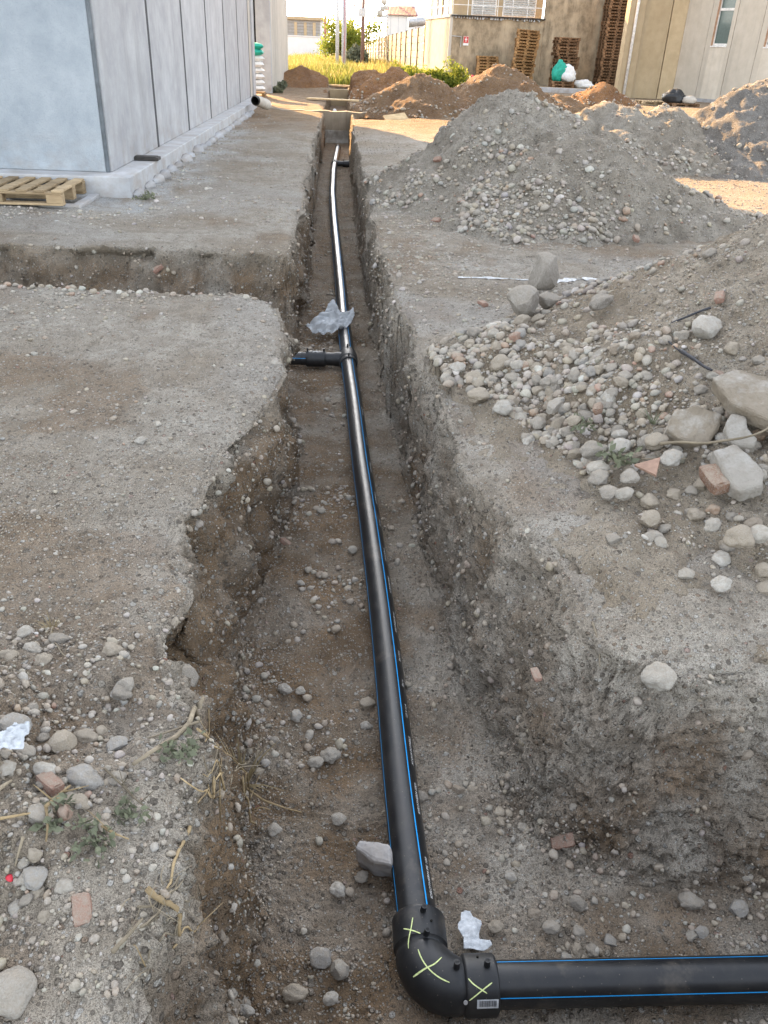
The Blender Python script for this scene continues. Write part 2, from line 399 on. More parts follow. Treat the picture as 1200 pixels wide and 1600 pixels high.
def ground_base(x, y):
    x = np.asarray(x, float); y = np.asarray(y, float)
    P = np.stack([x, y, np.zeros_like(x)], 1)
    wob = .035 * vn(P, 2.1, 5) + .022 * vn(P, 6.3, 6)           # uneven cut edges
    dr = poly_sd(x, y, RIM) + wob; df = poly_sd(x, y, FOOT) + wob * .6
    t = np.clip(np.maximum(df, 0) / (np.maximum(df, 0) + np.maximum(-dr, 0) + 1e-6), 0, 1)
    sprof = .45 * t + .55 * (t * t * (3 - 2 * t))
    floor = FLOOR + .15 * sstep(25.9, 26.4, y) - .0 * y
    z = floor * (1 - sprof)
    z = np.where(dr >= 0, 0, z)
    out = np.maximum(dr, 0)
    rw = sstep(.3, .5, x) * sstep(6, 3.5, y)
    lip = .028 + .055 * rw
    z = z - lip * np.exp(-out / (.09 + .14 * rw)) * (dr >= 0) - lip * (dr < 0) * sprof
    z = z + .03 * vn(P, .55, 11) * sstep(.15, 1.2, out) + .012 * vn(P, 1.7, 12) * sstep(.0, .5, out)
    hump = .13 * np.exp(-((x + .95) / .42) ** 2 - ((y - 1.35) / .38) ** 2)
    rubm = sstep(-.42, -.65, x) * sstep(2.2, 1.7, y) * sstep(.0, .12, dr)
    z = z + hump * (dr >= -.02) + rubm * (.045 * vn(P, 3.1, 61) + .028 * vn(P, 7.3, 62))
    z = z - .22 * sstep(.34, .45, x) * sstep(1.75, 1.6, x) * sstep(23.6, 23.9, y) * sstep(25.75, 25.65, y)
    return z, dr, df

class Heap:
    def __init__(s, cones, k=.12): s.cones = cones; s.k = k
    def h(s, x, y):
        acc = 0; mx = None; hs = []
        for (cx, cy, hh, sl, r0, ax) in s.cones:
            d = np.sqrt(((x - cx) * ax) ** 2 + (y - cy) ** 2 + r0 * r0) - r0; hs.append(hh - sl * d)
        hs = np.array(hs); m = hs.max(0)
        return m + s.k * np.log(np.exp((hs - m) / s.k).sum(0)) - s.k * .0
HEAPS = {
    'rubble': (Heap([(3.6, 4.2, 1.46, .61, .3, 1), (3.3, 3.3, .80, .42, .3, 1), (2.1, 4.6, .34, .30, .3, 1), (1.95, 3.5, .22, .25, .3, 1)], .06), (.5, 6.2, 1.9, 7.6), .02, M['rubble_heap'], .035),
    'grey': (Heap([(2.08, 11.0, 1.22, .86, .25, 1), (2.75, 10.2, .90, .50, .25, 1), (2.45, 11.2, 1.16, .62, .1, 1), (3.25, 10.1, .46, .46, .2, 1)], .05), (-.1, 5.2, 7.6, 13.8), .035, M['gravel_heap'], .06),
    'twin': (Heap([(5.0, 15.9, .98, .52, .15, 1), (5.85, 16.1, .95, .50, .15, 1)], .06), (2.6, 8.2, 13.2, 18.6), .05, M['gravel_heap'], .06),
    'dark': (Heap([(7.4, 16.2, 1.1, .52, .15, 1), (8.3, 16.4, 1.55, .55, .2, 1)], .06), (4.8, 11.6, 12.9, 19.6), .05, M['dark_heap'], .06),
    'brown_front': (Heap([(2.35, 27.2, .98, .56, .35, 1), (2.15, 26.3, .60, .6, .3, 1)], .05), (.3, 4.4, 24.9, 29.6), .06, M['brown_heap2'], .05),
    'brown_mid': (Heap([(2.0, 33.0, 1.08, .62, .2, 1)], .05), (.2, 4, 31, 35.2), .07, M['brown_heap'], .06),
    'brown_back': (Heap([(1.25, 38.0, .86, .50, .3, 1)], .05), (-.7, 3.4, 36, 40.2), .08, M['brown_heap'], .06),
    'brown_tall': (Heap([(5.35, 30.2, 1.38, .62, .2, 1), (5.9, 29.1, .85, .55, .3, 1)], .05), (2.6, 8.4, 26.8, 33), .07, M['brown_heap2'], .06),
    'brown_low': (Heap([(7.9, 32.0, .42, .40, .3, 1)], .05), (6.4, 9.4, 30.4, 33.6), .08, M['brown_heap2'], .04),
    'orange': (Heap([(10.55, 36.2, .85, .60, .15, 1)], .05), (8.6, 12.5, 34.2, 38.2), .07, M['brown_heap'], .05),
    'orange_left': (Heap([(-1.95, 43.6, .78, .45, .3, 1)], .05), (-3.9, -.55, 41.4, 45.8), .09, M['brown_heap'], .05),
}
def surf(x, y):
    x = np.atleast_1d(np.asarray(x, float)); y = np.atleast_1d(np.asarray(y, float))
    z = ground_base(x, y)[0]
    for hp, bb, *_ in HEAPS.values():
        m = (x > bb[0]) & (x < bb[1]) & (y > bb[2]) & (y < bb[3])
        if m.any(): z[m] = np.maximum(z[m], hp.h(x[m], y[m]))
    return z
TS = np.concatenate([np.arange(1.2, 8, .012), np.arange(8, 60, .08)])
def hit(px, py):
    d = ray(px, py); d = d / d[1] if d[1] > .3 else d / np.linalg.norm(d)
    d = ray(px, py); d = d / np.linalg.norm(d)
    P = CAM + d * TS[:, None]; z = surf(P[:, 0], P[:, 1]); i = int(np.argmax(P[:, 2] <= z))
    return P[i] if P[i, 2] <= z[i] else atz(px, py, 0)

def grid_faces(nr, nc):
    i = np.arange(nr * nc).reshape(nr, nc)
    return np.stack([i[:-1, :-1].ravel(), i[:-1, 1:].ravel(), i[1:, 1:].ravel(), i[1:, :-1].ravel()], 1)
def grid_normals(G):
    du = np.gradient(G, axis=1); dv = np.gradient(G, axis=0); n = np.cross(du, dv); return n / (np.linalg.norm(n, axis=2, keepdims=True) + 1e-12)
SURF = {}     # name -> (points, normals, area)

def make_ground():
    ys = list(np.arange(-30, -2, 3.0)) + list(np.arange(-2, .5, .25)) + list(np.arange(.5, 1.05, .03)); y = 1.05
    while y < 52:
        dy = min(.0017 * (y * y + 2.6), .26)
        if 1.58 < y < 2.02: dy = min(dy, .0024)
        if 7.22 < y < 7.56 or 6.0 < y < 6.3: dy = min(dy, .009)
        if 23.5 < y < 26.5: dy = min(dy, .08)
        ys.append(y); y += dy
    while y < 900: ys.append(y); y *= 1.07
    ys = np.array(ys); nr = len(ys)
    lx = np.interp(ys, [p[1] for p in LR + LR2], [p[0] for p in LR + LR2]) - .07
    lf = np.interp(ys, [p[1] for p in LF + LF2], [p[0] for p in LF + LF2]) + .05
    rr = [p for p in RR[::-1] if p[0] < .81 and p[1] > 2.3]; rf = [p for p in RF[::-1] if p[0] < .65 and p[1] > 2]
    rx = np.interp(ys, [p[1] for p in rr], [p[0] for p in rr]) + .07; rfx = np.interp(ys, [p[1] for p in rf], [p[0] for p in rf]) - .05
    dl = .0036 * np.sqrt(np.maximum(ys, .8) ** 2 + 3.2)
    g = np.concatenate([np.arange(150), 150 + np.cumsum(1.17 ** np.arange(1, 46))])
    left = lx[:, None] - dl[:, None] * g[::-1][None, :]
    right = rx[:, None] + dl[:, None] * g[None, :]
    tw = (np.arange(104) + .5) / 104; tf = (np.arange(58) + .5) / 58
    wl = lx[:, None] + (lf - lx)[:, None] * tw; wf = lf[:, None] + (rfx - lf)[:, None] * tf; wr = rfx[:, None] + (rx - rfx)[:, None] * tw
    X = np.concatenate([left, wl, wf, wr, right], 1); nc = X.shape[1]; Y = np.repeat(ys[:, None], nc, 1)
    z, dr, df = ground_base(X.ravel(), Y.ravel())
    G = np.stack([X, Y, z.reshape(nr, nc)], 2); N = grid_normals(G); P = G.reshape(-1, 3); Nf = N.reshape(-1, 3)
    wall = np.clip((1 - Nf[:, 2]) * 1.6, 0, 1)
    near = sstep(60, 20, P[:, 1])
    inside = dr < .03
    rub = sstep(-.45, -.75, P[:, 0]) * sstep(2.3, 1.6, P[:, 1])
    rside = (P[:, 0] > .3) | (P[:, 1] < 1.75)
    a1 = .010 + np.where(rside, .028, .045) * wall + .012 * inside
    disp = a1 * fbm(P, 5.5, 3, 31) + (.006 + .014 * wall) * np.abs(fbm(P, 15, 3, 51)) + (.0055 + .011 * wall + .003 * inside + .005 * rub) * fbm(P, 55, 2, 71)
    # lumps, clods and hollows breaking out of the cut faces
    mk = (P[:, 1] > .7) & ((P[:, 1] < 5.5) | (inside & (P[:, 1] < 14))) & (np.abs(P[:, 0]) < 5)
    lump = np.zeros(len(P)); Wp = P[mk] + .02 * np.stack([vn(P[mk], 11, 5), vn(P[mk], 11, 6), vn(P[mk], 11, 7)], 1)
    pat = np.clip(.45 + .9 * vn(P[mk], 2.7, 77), 0, 1.2)
    lump[mk] = (.55 - worley(Wp, 11, 3)) * (.0045 + .052 * wall[mk] * pat) + (.55 - worley(Wp, 27, 9)) * (.006 + .022 * wall[mk] + .004 * inside[mk])
    lft = (P[:, 0] < 0) & (P[:, 1] > 1.75)
    clod = lump - np.where(lft, .21, .03) * wall * np.clip(vn(P, 4.0, 93) - np.where(lft, .0, .2), 0, 1)
    Pn = P + Nf * ((disp * np.where(wall > .2, .7, 1) + clod) * near)[:, None]
    # attribute: subsoil, cement dust, sand with painted sun tint
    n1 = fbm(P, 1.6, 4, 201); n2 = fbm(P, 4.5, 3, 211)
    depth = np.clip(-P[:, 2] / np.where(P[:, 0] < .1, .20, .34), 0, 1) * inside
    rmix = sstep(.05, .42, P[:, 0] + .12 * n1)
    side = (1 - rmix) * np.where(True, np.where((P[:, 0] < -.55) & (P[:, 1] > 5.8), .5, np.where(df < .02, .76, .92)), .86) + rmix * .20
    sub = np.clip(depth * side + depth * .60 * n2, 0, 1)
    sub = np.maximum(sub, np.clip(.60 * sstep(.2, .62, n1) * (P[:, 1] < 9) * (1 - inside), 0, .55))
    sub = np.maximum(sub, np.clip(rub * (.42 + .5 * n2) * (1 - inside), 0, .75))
    cem = np.clip(sstep(-1.55, -2.25, P[:, 0] + .25 * n1) * sstep(8.6, 9.6, P[:, 1]) * sstep(27, 22, P[:, 1]) * (.55 + .6 * n2), 0, .95)
    cem = np.maximum(cem, .26 * sstep(.1, .6, fbm(P, .7, 3, 231)) * (1 - inside) * sstep(22, 15, P[:, 1]))
    sand_sun = np.clip(np.maximum(sstep(17, 23, P[:, 1] + 1.2 * n1) * (1 - .3 * sstep(6, 10, P[:, 0])), .4 * sstep(4.0, 5.2, P[:, 0] + .5 * n1) * sstep(8.5, 10.5, P[:, 1])), 0, 1) * (1 - .8 * (inside & (P[:, 1] < 25.7)))  # right-hand patch term puts the sunlit orange into the soil colour
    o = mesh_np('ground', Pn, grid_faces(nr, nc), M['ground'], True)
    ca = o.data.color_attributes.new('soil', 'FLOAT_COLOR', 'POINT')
    ca.data.foreach_set('color', np.stack([sub, cem, sand_sun, np.ones_like(sub)], 1).astype(np.float32).ravel())
    tag(o, kind='structure')
    Gn = Pn.reshape(nr, nc, 3); Nn = grid_normals(Gn)
    au = np.linalg.norm(np.gradient(Gn, axis=1), axis=2) * np.linalg.norm(np.gradient(Gn, axis=0), axis=2)
    SURF['ground'] = (Pn, Nn.reshape(-1, 3), au.ravel(), dr, df)
make_ground()

HLAB = {
    'rubble': ('rubble_heap', 'near heap of stony rubble with concrete slabs at the right edge'),
    'grey': ('gravel_heap', 'large two-peaked heap of grey gravel beside the trench'),
    'twin': ('gravel_heap', 'smaller grey gravel heap with two humps, left of the dark heap'),
    'dark': ('gravel_heap', 'tall dark grey heap cut off by the right edge'),
    'brown_front': ('earth_heap', 'rounded brown earth heap just behind the concrete beam'),
    'brown_mid': ('earth_heap', 'peaked reddish brown earth heap behind the rounded brown one'),
    'brown_back': ('earth_heap', 'farthest low brown earth heap along the trench, before the grass'),
    'brown_tall': ('earth_heap', 'tall grey-brown earth heap in front of the pallet stacks'),
    'brown_low': ('earth_heap', 'low flat brown heap between the grey gravel and the orange heap'),
    'orange': ('earth_heap', 'orange sandy heap at the foot of the pale corner column'),
    'orange_left': ('earth_heap', 'orange earth heap at the far end of the left building wall'),
}
def make_heap(key, seed):
    hp, bb, res, mat, rough = HEAPS[key]
    xs = np.arange(bb[0], bb[1], res); ysn = np.arange(bb[2], bb[3], res * 1.25)
    if key == 'rubble': ysn = np.concatenate([np.arange(1.9, 4, .016), np.arange(4, 7.6, .03)]); xs = np.arange(.5, 5.4, .017)
    X, Y = np.meshgrid(xs, ysn); P2 = np.stack([X.ravel(), Y.ravel(), np.zeros(X.size)], 1)
    edge = .12 * fbm(P2, 1.3, 3, seed) * (1.0)
    z = hp.h(X.ravel(), Y.ravel()) + edge * rough / .06
    gz = ground_base(X.ravel(), Y.ravel())
    z = np.where(gz[1] < .04, -2, z)
    zc = np.maximum(z, -.09)
    G = np.stack([X, Y, zc.reshape(X.shape)], 2); N = grid_normals(G).reshape(-1, 3); P = G.reshape(-1, 3)
    disp = rough * .7 * fbm(P * np.array([1.6, .7, .7]), 3.0, 3, seed + 1) + rough * .5 * fbm(P, 9, 3, seed + 2) + rough * .8 * (.5 - worley(P, 7.5 if rough > .04 else 12, seed)) + rough * .35 * (.5 - worley(P, 19, seed + 4))
    Pn = P + N * disp[:, None]
    Fc = grid_faces(*X.shape); keep = (z[Fc] > -.085).any(1); Fc = Fc[keep]
    used = np.unique(Fc); rem = np.full(len(Pn), -1); rem[used] = np.arange(len(used))
    cx, cy = hp.cones[0][0], hp.cones[0][1]
    o = mesh_np(HLAB[key][0], Pn[used], rem[Fc], mat, True, None, (cx, cy, 0))
    tag(o, HLAB[key][1], 'heap')
    Gn = Pn.reshape(G.shape); au = np.linalg.norm(np.gradient(Gn, axis=1), axis=2) * np.linalg.norm(np.gradient(Gn, axis=0), axis=2)
    ok = z > .0
    SURF[key] = (Pn[ok], grid_normals(Gn).reshape(-1, 3)[ok], au.ravel()[ok], z[ok], None)
for i, k in enumerate(HEAPS): make_heap(k, 300 + 13 * i)

# ------------------------------------------------------------------ left building (near hall)
def near_hall():
    t = thing('concrete_hall', 'pale concrete panel hall on a plinth, at the left edge', 'building', (-8, 19, 0))
    x0 = -2.70; y0 = 10.46
    js = [10.46, 13.28, 16.10, 18.92, 21.74, 24.56, 27.38]
    for a, b in zip(js[:-1], js[1:]):
        MB().box((x0 - .25, a + .02, .22), (x0, b - .02, 9.0)).build('panel', M['conc_side'], t, bevel=.012)
    for a in js[1:]: MB().box((x0 - .05, a - .055, .225), (x0 + .004, a + .055, 8.9)).build('sealant_band', M['dark_joint'], t)
    MB().box((x0 - .25, 27.392, .22), (x0 + .003, 28.1, 9.0)).build('panel', M['conc_warm'], t, bevel=.012)
    MB().box((x0 - .4, 28.11, .0), (x0 + .05, 28.75, 9.0)).build('end_column', M['conc_side'], t, bevel=.015)
    MB().box((x0 - .24, y0 + .1, .24), (x0 - .13, 28.1, 8.9)).build('joint_filler', M['dark_joint'], t)
    for xa, xb in ((-5.62, -2.765), (-8.46, -5.644), (-11.3, -8.484), (-14.1, -11.324)):
        MB().box((xa, y0 - .02, .22), (xb, y0 + .22, 9.0)).build('panel', M['conc_front'], t, bevel=.012)
    MB().tube([(x0 - .045, y0 - .005, .222), (x0 - .045, y0 - .005, 9)], .024, 10).build('corner_seal', M['seal'], t, True)
    MB().box((-14.1, y0 + .25, .2), (x0 - .26, 28.0, 8.95)).build('core', M['dark_joint'], t)
    MB().box((-14.1, y0 - .36, -.3), (-2.42, 28.1, .219)).build('plinth', M['conc_plinth'], t, bevel=.012)
    for i in range(26):       # spilled mortar lumps along the plinth foot
        yy = 10.2 + i * .55 + random.random() * .3; r = .05 + random.random() * .05
        auto_smooth(MB().tube([(-2.42, yy - r * 2, .0), (-2.36, yy, .02), (-2.42, yy + r * 2, .0)], [r * .5, r * 1.1, r * .5], 7).build('mortar_lump', M['conc_plinth'], t), 60)
near_hall()
c = atz(229, 250, .22); m = MB().box((c[0] - .17, c[1] - .10, .222), (c[0] + .17, c[1] + .10, .262)); m.box((c[0] - .14, c[1] - .08, .262), (c[0] + .14, c[1] + .08, .272))
tag(m.build('junction_box', M['dark_wood'], loc=(c[0], c[1], .222), bevel=.006), 'small dark flat box lying on the plinth of the near hall', 'box')

def far_wall():
    t = thing('concrete_wall', 'pale ribbed concrete wall past the dark gap of the left hall', 'wall', (-2.9, 40, 0))
    js = np.linspace(35, 46.4, 9)
    for a, b in zip(js[:-1], js[1:]):
        MB().box((-3.12, a + .012, 0), (-2.64, b - .012, 4.0)).build('panel', M['conc_warm'], t, bevel=.02)
    MB().box((-3.0, 35.03, 0), (-2.70, 46.3, 3.95)).build('joint_filler', M['dark_joint'], t)
    MB().box((-3.14, 34.7, 0), (-2.60, 34.99, 4.02)).build('end_post', M['conc_side'], t, bevel=.02)
    d = thing('dark_backdrop', 'added dark shed glimpsed in the gap between the left walls', 'backdrop', (-5, 48, 0))  # added near-black backdrop; its colour stands in for the gap's shade
    MB().box((-7.4, 46.8, 0), (-3.3, 50, 7.5)).build('wall', M['dark'], d)
    MB().box((-7.5, 46.6, 7.5), (-3.2, 50.2, 7.7)).build('roof', M['dark'], d)
    for i in range(8):
        MB().box((-7.3 + i * .5, 46.74, .1), (-7.2 + i * .5, 46.797, 7.4)).build('rib', M['dark'], d)
far_wall()
# sacks in the gap
def sack(loc, sx, sy, sz, mat, name, label, cat, group=None, rz=0):
    n = 14; V = []; Fs = []
    u = np.linspace(-1, 1, n); X, Y = np.meshgrid(u, u)
    pr = (1 - np.abs(X) ** 3.2) * (1 - np.abs(Y) ** 3.2); pr = np.sqrt(np.clip(pr, 0, 1))
    P = np.stack([X.ravel() * sx, Y.ravel() * sy, np.zeros(n * n)], 1); nz = fbm(P + np.array(loc), 6, 3, int(loc[2] * 100) % 97) * .12
    top = P.copy(); top[:, 2] = sz * (.5 + pr.ravel() * (.5 + nz)); bot = P.copy(); bot[:, 2] = sz * (.5 - pr.ravel() * .5)
    V = np.concatenate([top, bot]); f = grid_faces(n, n); Fs = np.concatenate([f, (f + n * n)[:, ::-1]])
    c_, s_ = math.cos(rz), math.sin(rz); V = np.stack([V[:, 0] * c_ - V[:, 1] * s_, V[:, 0] * s_ + V[:, 1] * c_, V[:, 2]], 1) + np.array(loc)
    o = mesh_np(name, V, Fs, mat, True, None, loc); return tag(o, label, cat, group)
for i in range(8):
    g = i >= 6
    sack((-3.10, 32.4 + .05 * (i % 2), .16 + i * .185), .42, .30, .20, M['green'] if g else M['white_sack'], 'sack',
         (('upper' if i == 7 else 'lower') + ' green sack on the white sacks in the dark gap' if g else ordn(5 - i) + ' white sack from the top in the dark gap'), 'sack', 'sacks stacked in the gap', .1 * (i % 3))
m = MB()
for k in range(5): m.box((-3.55, 32.1 + k * .16, .11), (-2.70, 32.22 + k * .16, .14))
for k in range(3): m.box((-3.53 + k * .38, 32.1, 0), (-3.43 + k * .38, 32.86, .109))
tag(m.build('pallet', M['wood_old'], loc=(-3.1, 32.4, 0)), 'wooden pallet under the white sacks in the dark gap', 'pallet')

# ------------------------------------------------------------------ pallets
def pallet_boards():
    """list of (name, lo, hi) for a 1.2 x 0.8 pallet, deck boards along y"""
    L = []
    for i in range(8): L.append(('deck_board', (-.6 + i * .158, -.4, .122), (-.6 + i * .158 + .094, .4, .144)))
    for j in (-.4, -.05, .3): L.append(('stringer_board', (-.6, j, .1), (.6, j + .1, .1215)))
    for j in (-.4, -.05, .3):
        if j == -.05: L.append(('stringer', (-.6, j, .0225), (.6, j + .1, .0995))); continue
        for i in (-.6, -.07, .46): L.append(('block', (i, j, .0225), (i + .14, j + .1, .0995)))
    for j in (-.4, -.05, .3): L.append(('bottom_board', (-.6, j, 0), (.6, j + .1, .022)))
    return L
def near_pallet():
    c = np.array([-3.62, 9.62, 0.0]); k = 1.22; rz = R_(1.0)
    t = thing('wooden_pallet', 'light wooden pallet lying in front of the pale hall', 'pallet', (c[0], c[1], .04))
    for nm, a, b in pallet_boards():
        a = np.array(a) * (k * .95, k * .95, k * .88); b = np.array(b) * (k * .95, k * .95, k * .88); m = MB().box(a, b); j = (random.random() - .5) * .03
        V = np.array(m.v); an = rz + j * (nm == 'deck_board'); cc = (a + b) / 2
        V = np.stack([cc[0] + (V[:, 0] - cc[0]) * math.cos(an) - (V[:, 1] - cc[1]) * math.sin(an), cc[1] + (V[:, 0] - cc[0]) * math.sin(an) + (V[:, 1] - cc[1]) * math.cos(an), V[:, 2]], 1)
        m.v = [tuple(p) for p in V + np.array([c[0], c[1], .04])]
        m.build(nm, M['wood'], t, bevel=.004)
    m = MB()
    x0, x1, y0, y1 = -4.6, -2.78, 9.28, 10.08
    for a, b in (((x0, y0, -.3), (x1, y0 + .1, .035)), ((x0, y1 - .1, -.3), (x1, y1, .035)), ((x0, y0 + .1, -.3), (x0 + .1, y1 - .1, .034)), ((x1 - .1, y0 + .1, -.3), (x1, y1 - .1, .034)), ((-3.7, y0 + .1, -.3), (-3.6, y1 - .1, .034))): m.box(a, b)
    tag(m.build('concrete_box', M['conc_plinth'], loc=(-3.6, 9.7, 0), bevel=.01), 'sunken concrete chamber frame under the light wooden pallet', 'chamber')
near_pallet()
pm = {}
def far_pallet(loc, rz, tilt, mat, label, group):
    if mat not in pm:
        m = MB()
        for nm, a, b in pallet_boards(): m.box(a, b)
        o = m.build('pallet', M[mat]); pm[mat] = o.data
    else:
        o = bpy.data.objects.new('pallet', pm[mat]); COL.objects.link(o)
    o.location = loc; o.rotation_euler = (tilt[0], tilt[1], rz); return tag(o, label, 'pallet', group)
PB = .22     # raised yard behind the kerb
b1 = at(818, 133, 50); b2 = at(880, 133, 49.5)
for i in range(18):
    off = .012 * i if i > 8 else 0
    far_pallet((b1[0] - .15 + off * .55 + .04 * random.uniform(-1, 1), 50 + .04 * random.uniform(-1, 1), PB + i * .146), R_(-6 + 7 * random.uniform(-1, 1)), (R_(1.2 if i > 8 else 0), R_(3.0 if i > 8 else 0)), 'wood_old',
               ordn(17 - i) + ' pallet from the top in the tall leaning stack by the old wall', 'pallets in the tall leaning stack')
for i in range(16):
    far_pallet((b2[0] - .1 + (.10 if 5 < i < 10 else 0) + .04 * random.uniform(-1, 1), 49.6 + .05 * random.uniform(-1, 1), PB + i * .146), R_(4 + 8 * random.uniform(-1, 1)), (R_(.6 if 6 < i < 12 else 0), R_(.8 if 6 < i < 12 else 0)), 'wood_old' if i < 6 else 'wood_red',
               ordn(15 - i) + ' pallet from the top in the lower stack right of the leaning one', 'pallets in the lower stack')
b3 = at(948, 122, 51)
for i in range(31):
    far_pallet((b3[0] + .02 + .03 * random.uniform(-1, 1), 51.2, PB + i * .146), R_(8 + 3 * random.uniform(-1, 1)), (0, 0), 'wood_red', ordn(30 - i) + ' pallet from the top in the very tall stack beside the corner column', 'pallets in the very tall stack')
b4 = at(762, 100, 51)
for i in range(9):
    far_pallet((b4[0] + .03 * random.uniform(-1, 1), 51.2, PB + i * .146), R_(-5 + 5 * random.uniform(-1, 1)), (0, 0), 'wood_old', ordn(8 - i) + ' pallet from the top in the low stack behind the grey-brown heap', 'pallets in the low stack')

# raised yard with kerb in front of the old wall
yd = MB().box((6.5, 47.6, -.4), (17, 51.95, PB - .004)); tag(yd.build('yard_slab', M['conc_old'], loc=(11, 49, 0)), kind='structure')
kb = MB().box((7.2, 47.2, -.4), (16.4, 47.59, PB)); tag(kb.build('kerb', M['conc_side'], loc=(11, 47.4, 0), bevel=.02), kind='structure')

# ------------------------------------------------------------------ old concrete building behind
def old_building():
    t = thing('old_concrete_building', 'old stained concrete building with louvred windows behind the pallets', 'building', (10, 53, 0))
    c = at(704, 25, 52); zt = c[2]; xl = c[0]; xr = at(853, 15, 52)[0]
    MB().box((xl, 52, -.2), (xr, 52.35, zt)).build('wall', M['conc_old'], t, bevel=.02)
    MB().box((xr + .003, 51.995, -.2), (xr + 9, 52.36, 9)).build('wall', M['conc_old'], t, bevel=.02)
    p = at(665, 40, 58)
    m = MB().wallseg((xl - .004, 52.01), (p[0], 58), -.2, zt - .05, -.3); m.build('side_wall', M['conc_tan'], t, bevel=.02)
    MB().wallseg((xl - .05, 51.98), (p[0] - .05, 58), zt - .045, zt + .10, -.45).build('coping', M['conc_warm'], t)
    MB().box((xl - .02, 51.93, .0), (xl + .14, 51.994, zt - .05)).build('corner_pilaster', M['conc_warm'], t, bevel=.01)
    MB().box((xl + .05, 51.8, zt + .004), (xr - .003, 52.5, zt + .07)).build('ledge', M['dark_wood'], t)
    m = MB()
    for i in range(34):
        x = xl + .1 + (xr - xl - .3) * (i + random.random() * .6) / 34; m.box((x, 51.9, zt - .05 - random.random() * .06), (x + .03 + random.random() * .07, 51.995, zt + .003))
    m.build('flaking_edge', M['paper'], t)
    # upper storey set back, with louvred windows
    MB().box((xl + .15, 52.75, zt), (xr - .004, 53.1, zt + 3.2)).build('upper_wall', M['conc_tan'], t)
    MB().wallseg((xl + .15, 53.1), (p[0] + .2, 58), zt, zt + 3.2, -.2).build('upper_side_wall', M['white_wall'], t)
    px = [(737, 776), (786, 838)]
    for a, b in px:
        xa = at(a, 10, 52.7)[0]; xb = at(b, 10, 52.7)[0]
        wd = MB().box((xa, 52.70, zt + .12), (xb, 52.748, zt + 2.6)).build('window', M['frame'], t)
        s_ = MB(); n = 22
        for k in range(n):
            z = zt + .2 + k * .105; s_.obox(((xa + xb) / 2, 52.66, z), ((xb - xa) / 2 - .07, 0, 0), (0, .03, .022), (0, -.004, .006))
        s_.build('louvre_slats', M['louver'], wd)
    for k in range(7):
        x = xl + .1 + k * (xr - xl - .3) / 6; MB().tube([(x, 51.95, zt), (x, 51.95, zt + 2.4)], .02, 6).build('railing_post', M['frame'], t)
    for z in (.55, 1.1): MB().tube([(xl + .05, 51.95, zt + z), (xr - .1, 51.95, zt + z)], .018, 6).build('rail', M['frame'], t)
    for k in range(4):
        f_ = k / 3; x = (xl - .1) * (1 - f_) + (p[0] - .1) * f_; y = 52 + 6 * f_; MB().tube([(x, y, zt), (x, y, zt + 2.4)], .025, 6).build('railing_post', M['frame'], t)
    for z in (.5, 1.0, 1.6): MB().tube([(xl - .1, 52, zt + z), (p[0] - .1, 58, zt + z)], .02, 6).build('rail', M['frame'], t)
    for k in range(4):
        f_ = (k + .5) / 4; x = (xl + .12) * (1 - f_) + (p[0] + .17) * f_; y = 53.1 + 4.9 * f_
        MB().box((x - .04, y - .12, zt), (x + .02, y + .12, zt + 3.1)).build('mullion', M['conc_tan'] if k % 2 else M['frame'], t)
    # sign with a small white mark
    c = at(728, 64, 51.97)
    sg = thing('warning_sign', 'small red and white sign fixed on the old concrete wall', 'sign', (c[0], 51.98, c[2]))
    MB().box((c[0] - .15, 51.96, c[2] - .22), (c[0] + .15, 51.99, c[2] + .22)).build('plate', M['white_paint'], sg)
    MB().box((c[0] - .14, 51.950, c[2] - .10), (c[0] + .14, 51.957, c[2] + .21)).build('red_field', M['red_sign'], sg)
    MB().box((c[0] - .018, 51.943, c[2] - .04), (c[0] + .018, 51.948, c[2] + .17)).box((c[0] - .07, 51.943, c[2] + .06), (c[0] - .02, 51.948, c[2] + .10)).box((c[0] + .02, 51.943, c[2] + .06), (c[0] + .07, 51.948, c[2] + .10)).build('mark', M['white_paint'], sg)
    MB().tube([(c[0] - .28, 51.96, c[2] - .3), (c[0] - .28, 51.96, c[2] + .2), (c[0] - .9, 51.96, c[2] + .22)], .02, 6).build('bracket', M['metal'], sg)
old_building()

# tarpaulin on pallet, white bag
c = at(878, 135, 48.6)
far_pallet((c[0] - .05, 48.6, PB), R_(3), (0, 0), 'wood_red', 'dark pallet under the green and white tarpaulin', None)
far_pallet((c[0] - .05, 48.6, PB + .146), R_(-2), (0, 0), 'wood_red', 'upper dark pallet directly under the green and white tarpaulin', None)
def crumple(name, label, cat, loc, size, mat, seed, amp=.35, parent=None, n=26):
    u = np.linspace(0, 2 * math.pi, n, endpoint=False); v = np.linspace(-math.pi / 2, math.pi / 2, n // 2)
    U, Vv = np.meshgrid(u, v); D = np.stack([np.cos(Vv) * np.cos(U), np.cos(Vv) * np.sin(U), np.sin(Vv)], 2).reshape(-1, 3)
    r = 1 + amp * fbm(D + seed, 1.7, 3, seed) + amp * .5 * np.abs(fbm(D + seed, 5, 2, seed + 3))
    P = D * r[:, None] * np.array(size); P[:, 2] = np.maximum(P[:, 2], -size[2] * .75); P = P + np.array(loc) + np.array([0, 0, size[2] * .75])
    i = np.arange(n * (n // 2)).reshape(n // 2, n); j = np.roll(i, -1, 1)
    Fs = np.stack([i[:-1].ravel(), j[:-1].ravel(), j[1:].ravel(), i[1:].ravel()], 1)
    o = mesh_np(name, P, Fs, mat, True, parent, loc if parent is None else (0, 0, 0))
    a = o.data.attributes.new('tone', 'FLOAT', 'POINT'); a.data.foreach_set('value', (.5 + .5 * fbm(P, 9, 2, 4)).astype(np.float32))
    if parent is None: tag(o, label, cat)
    return o
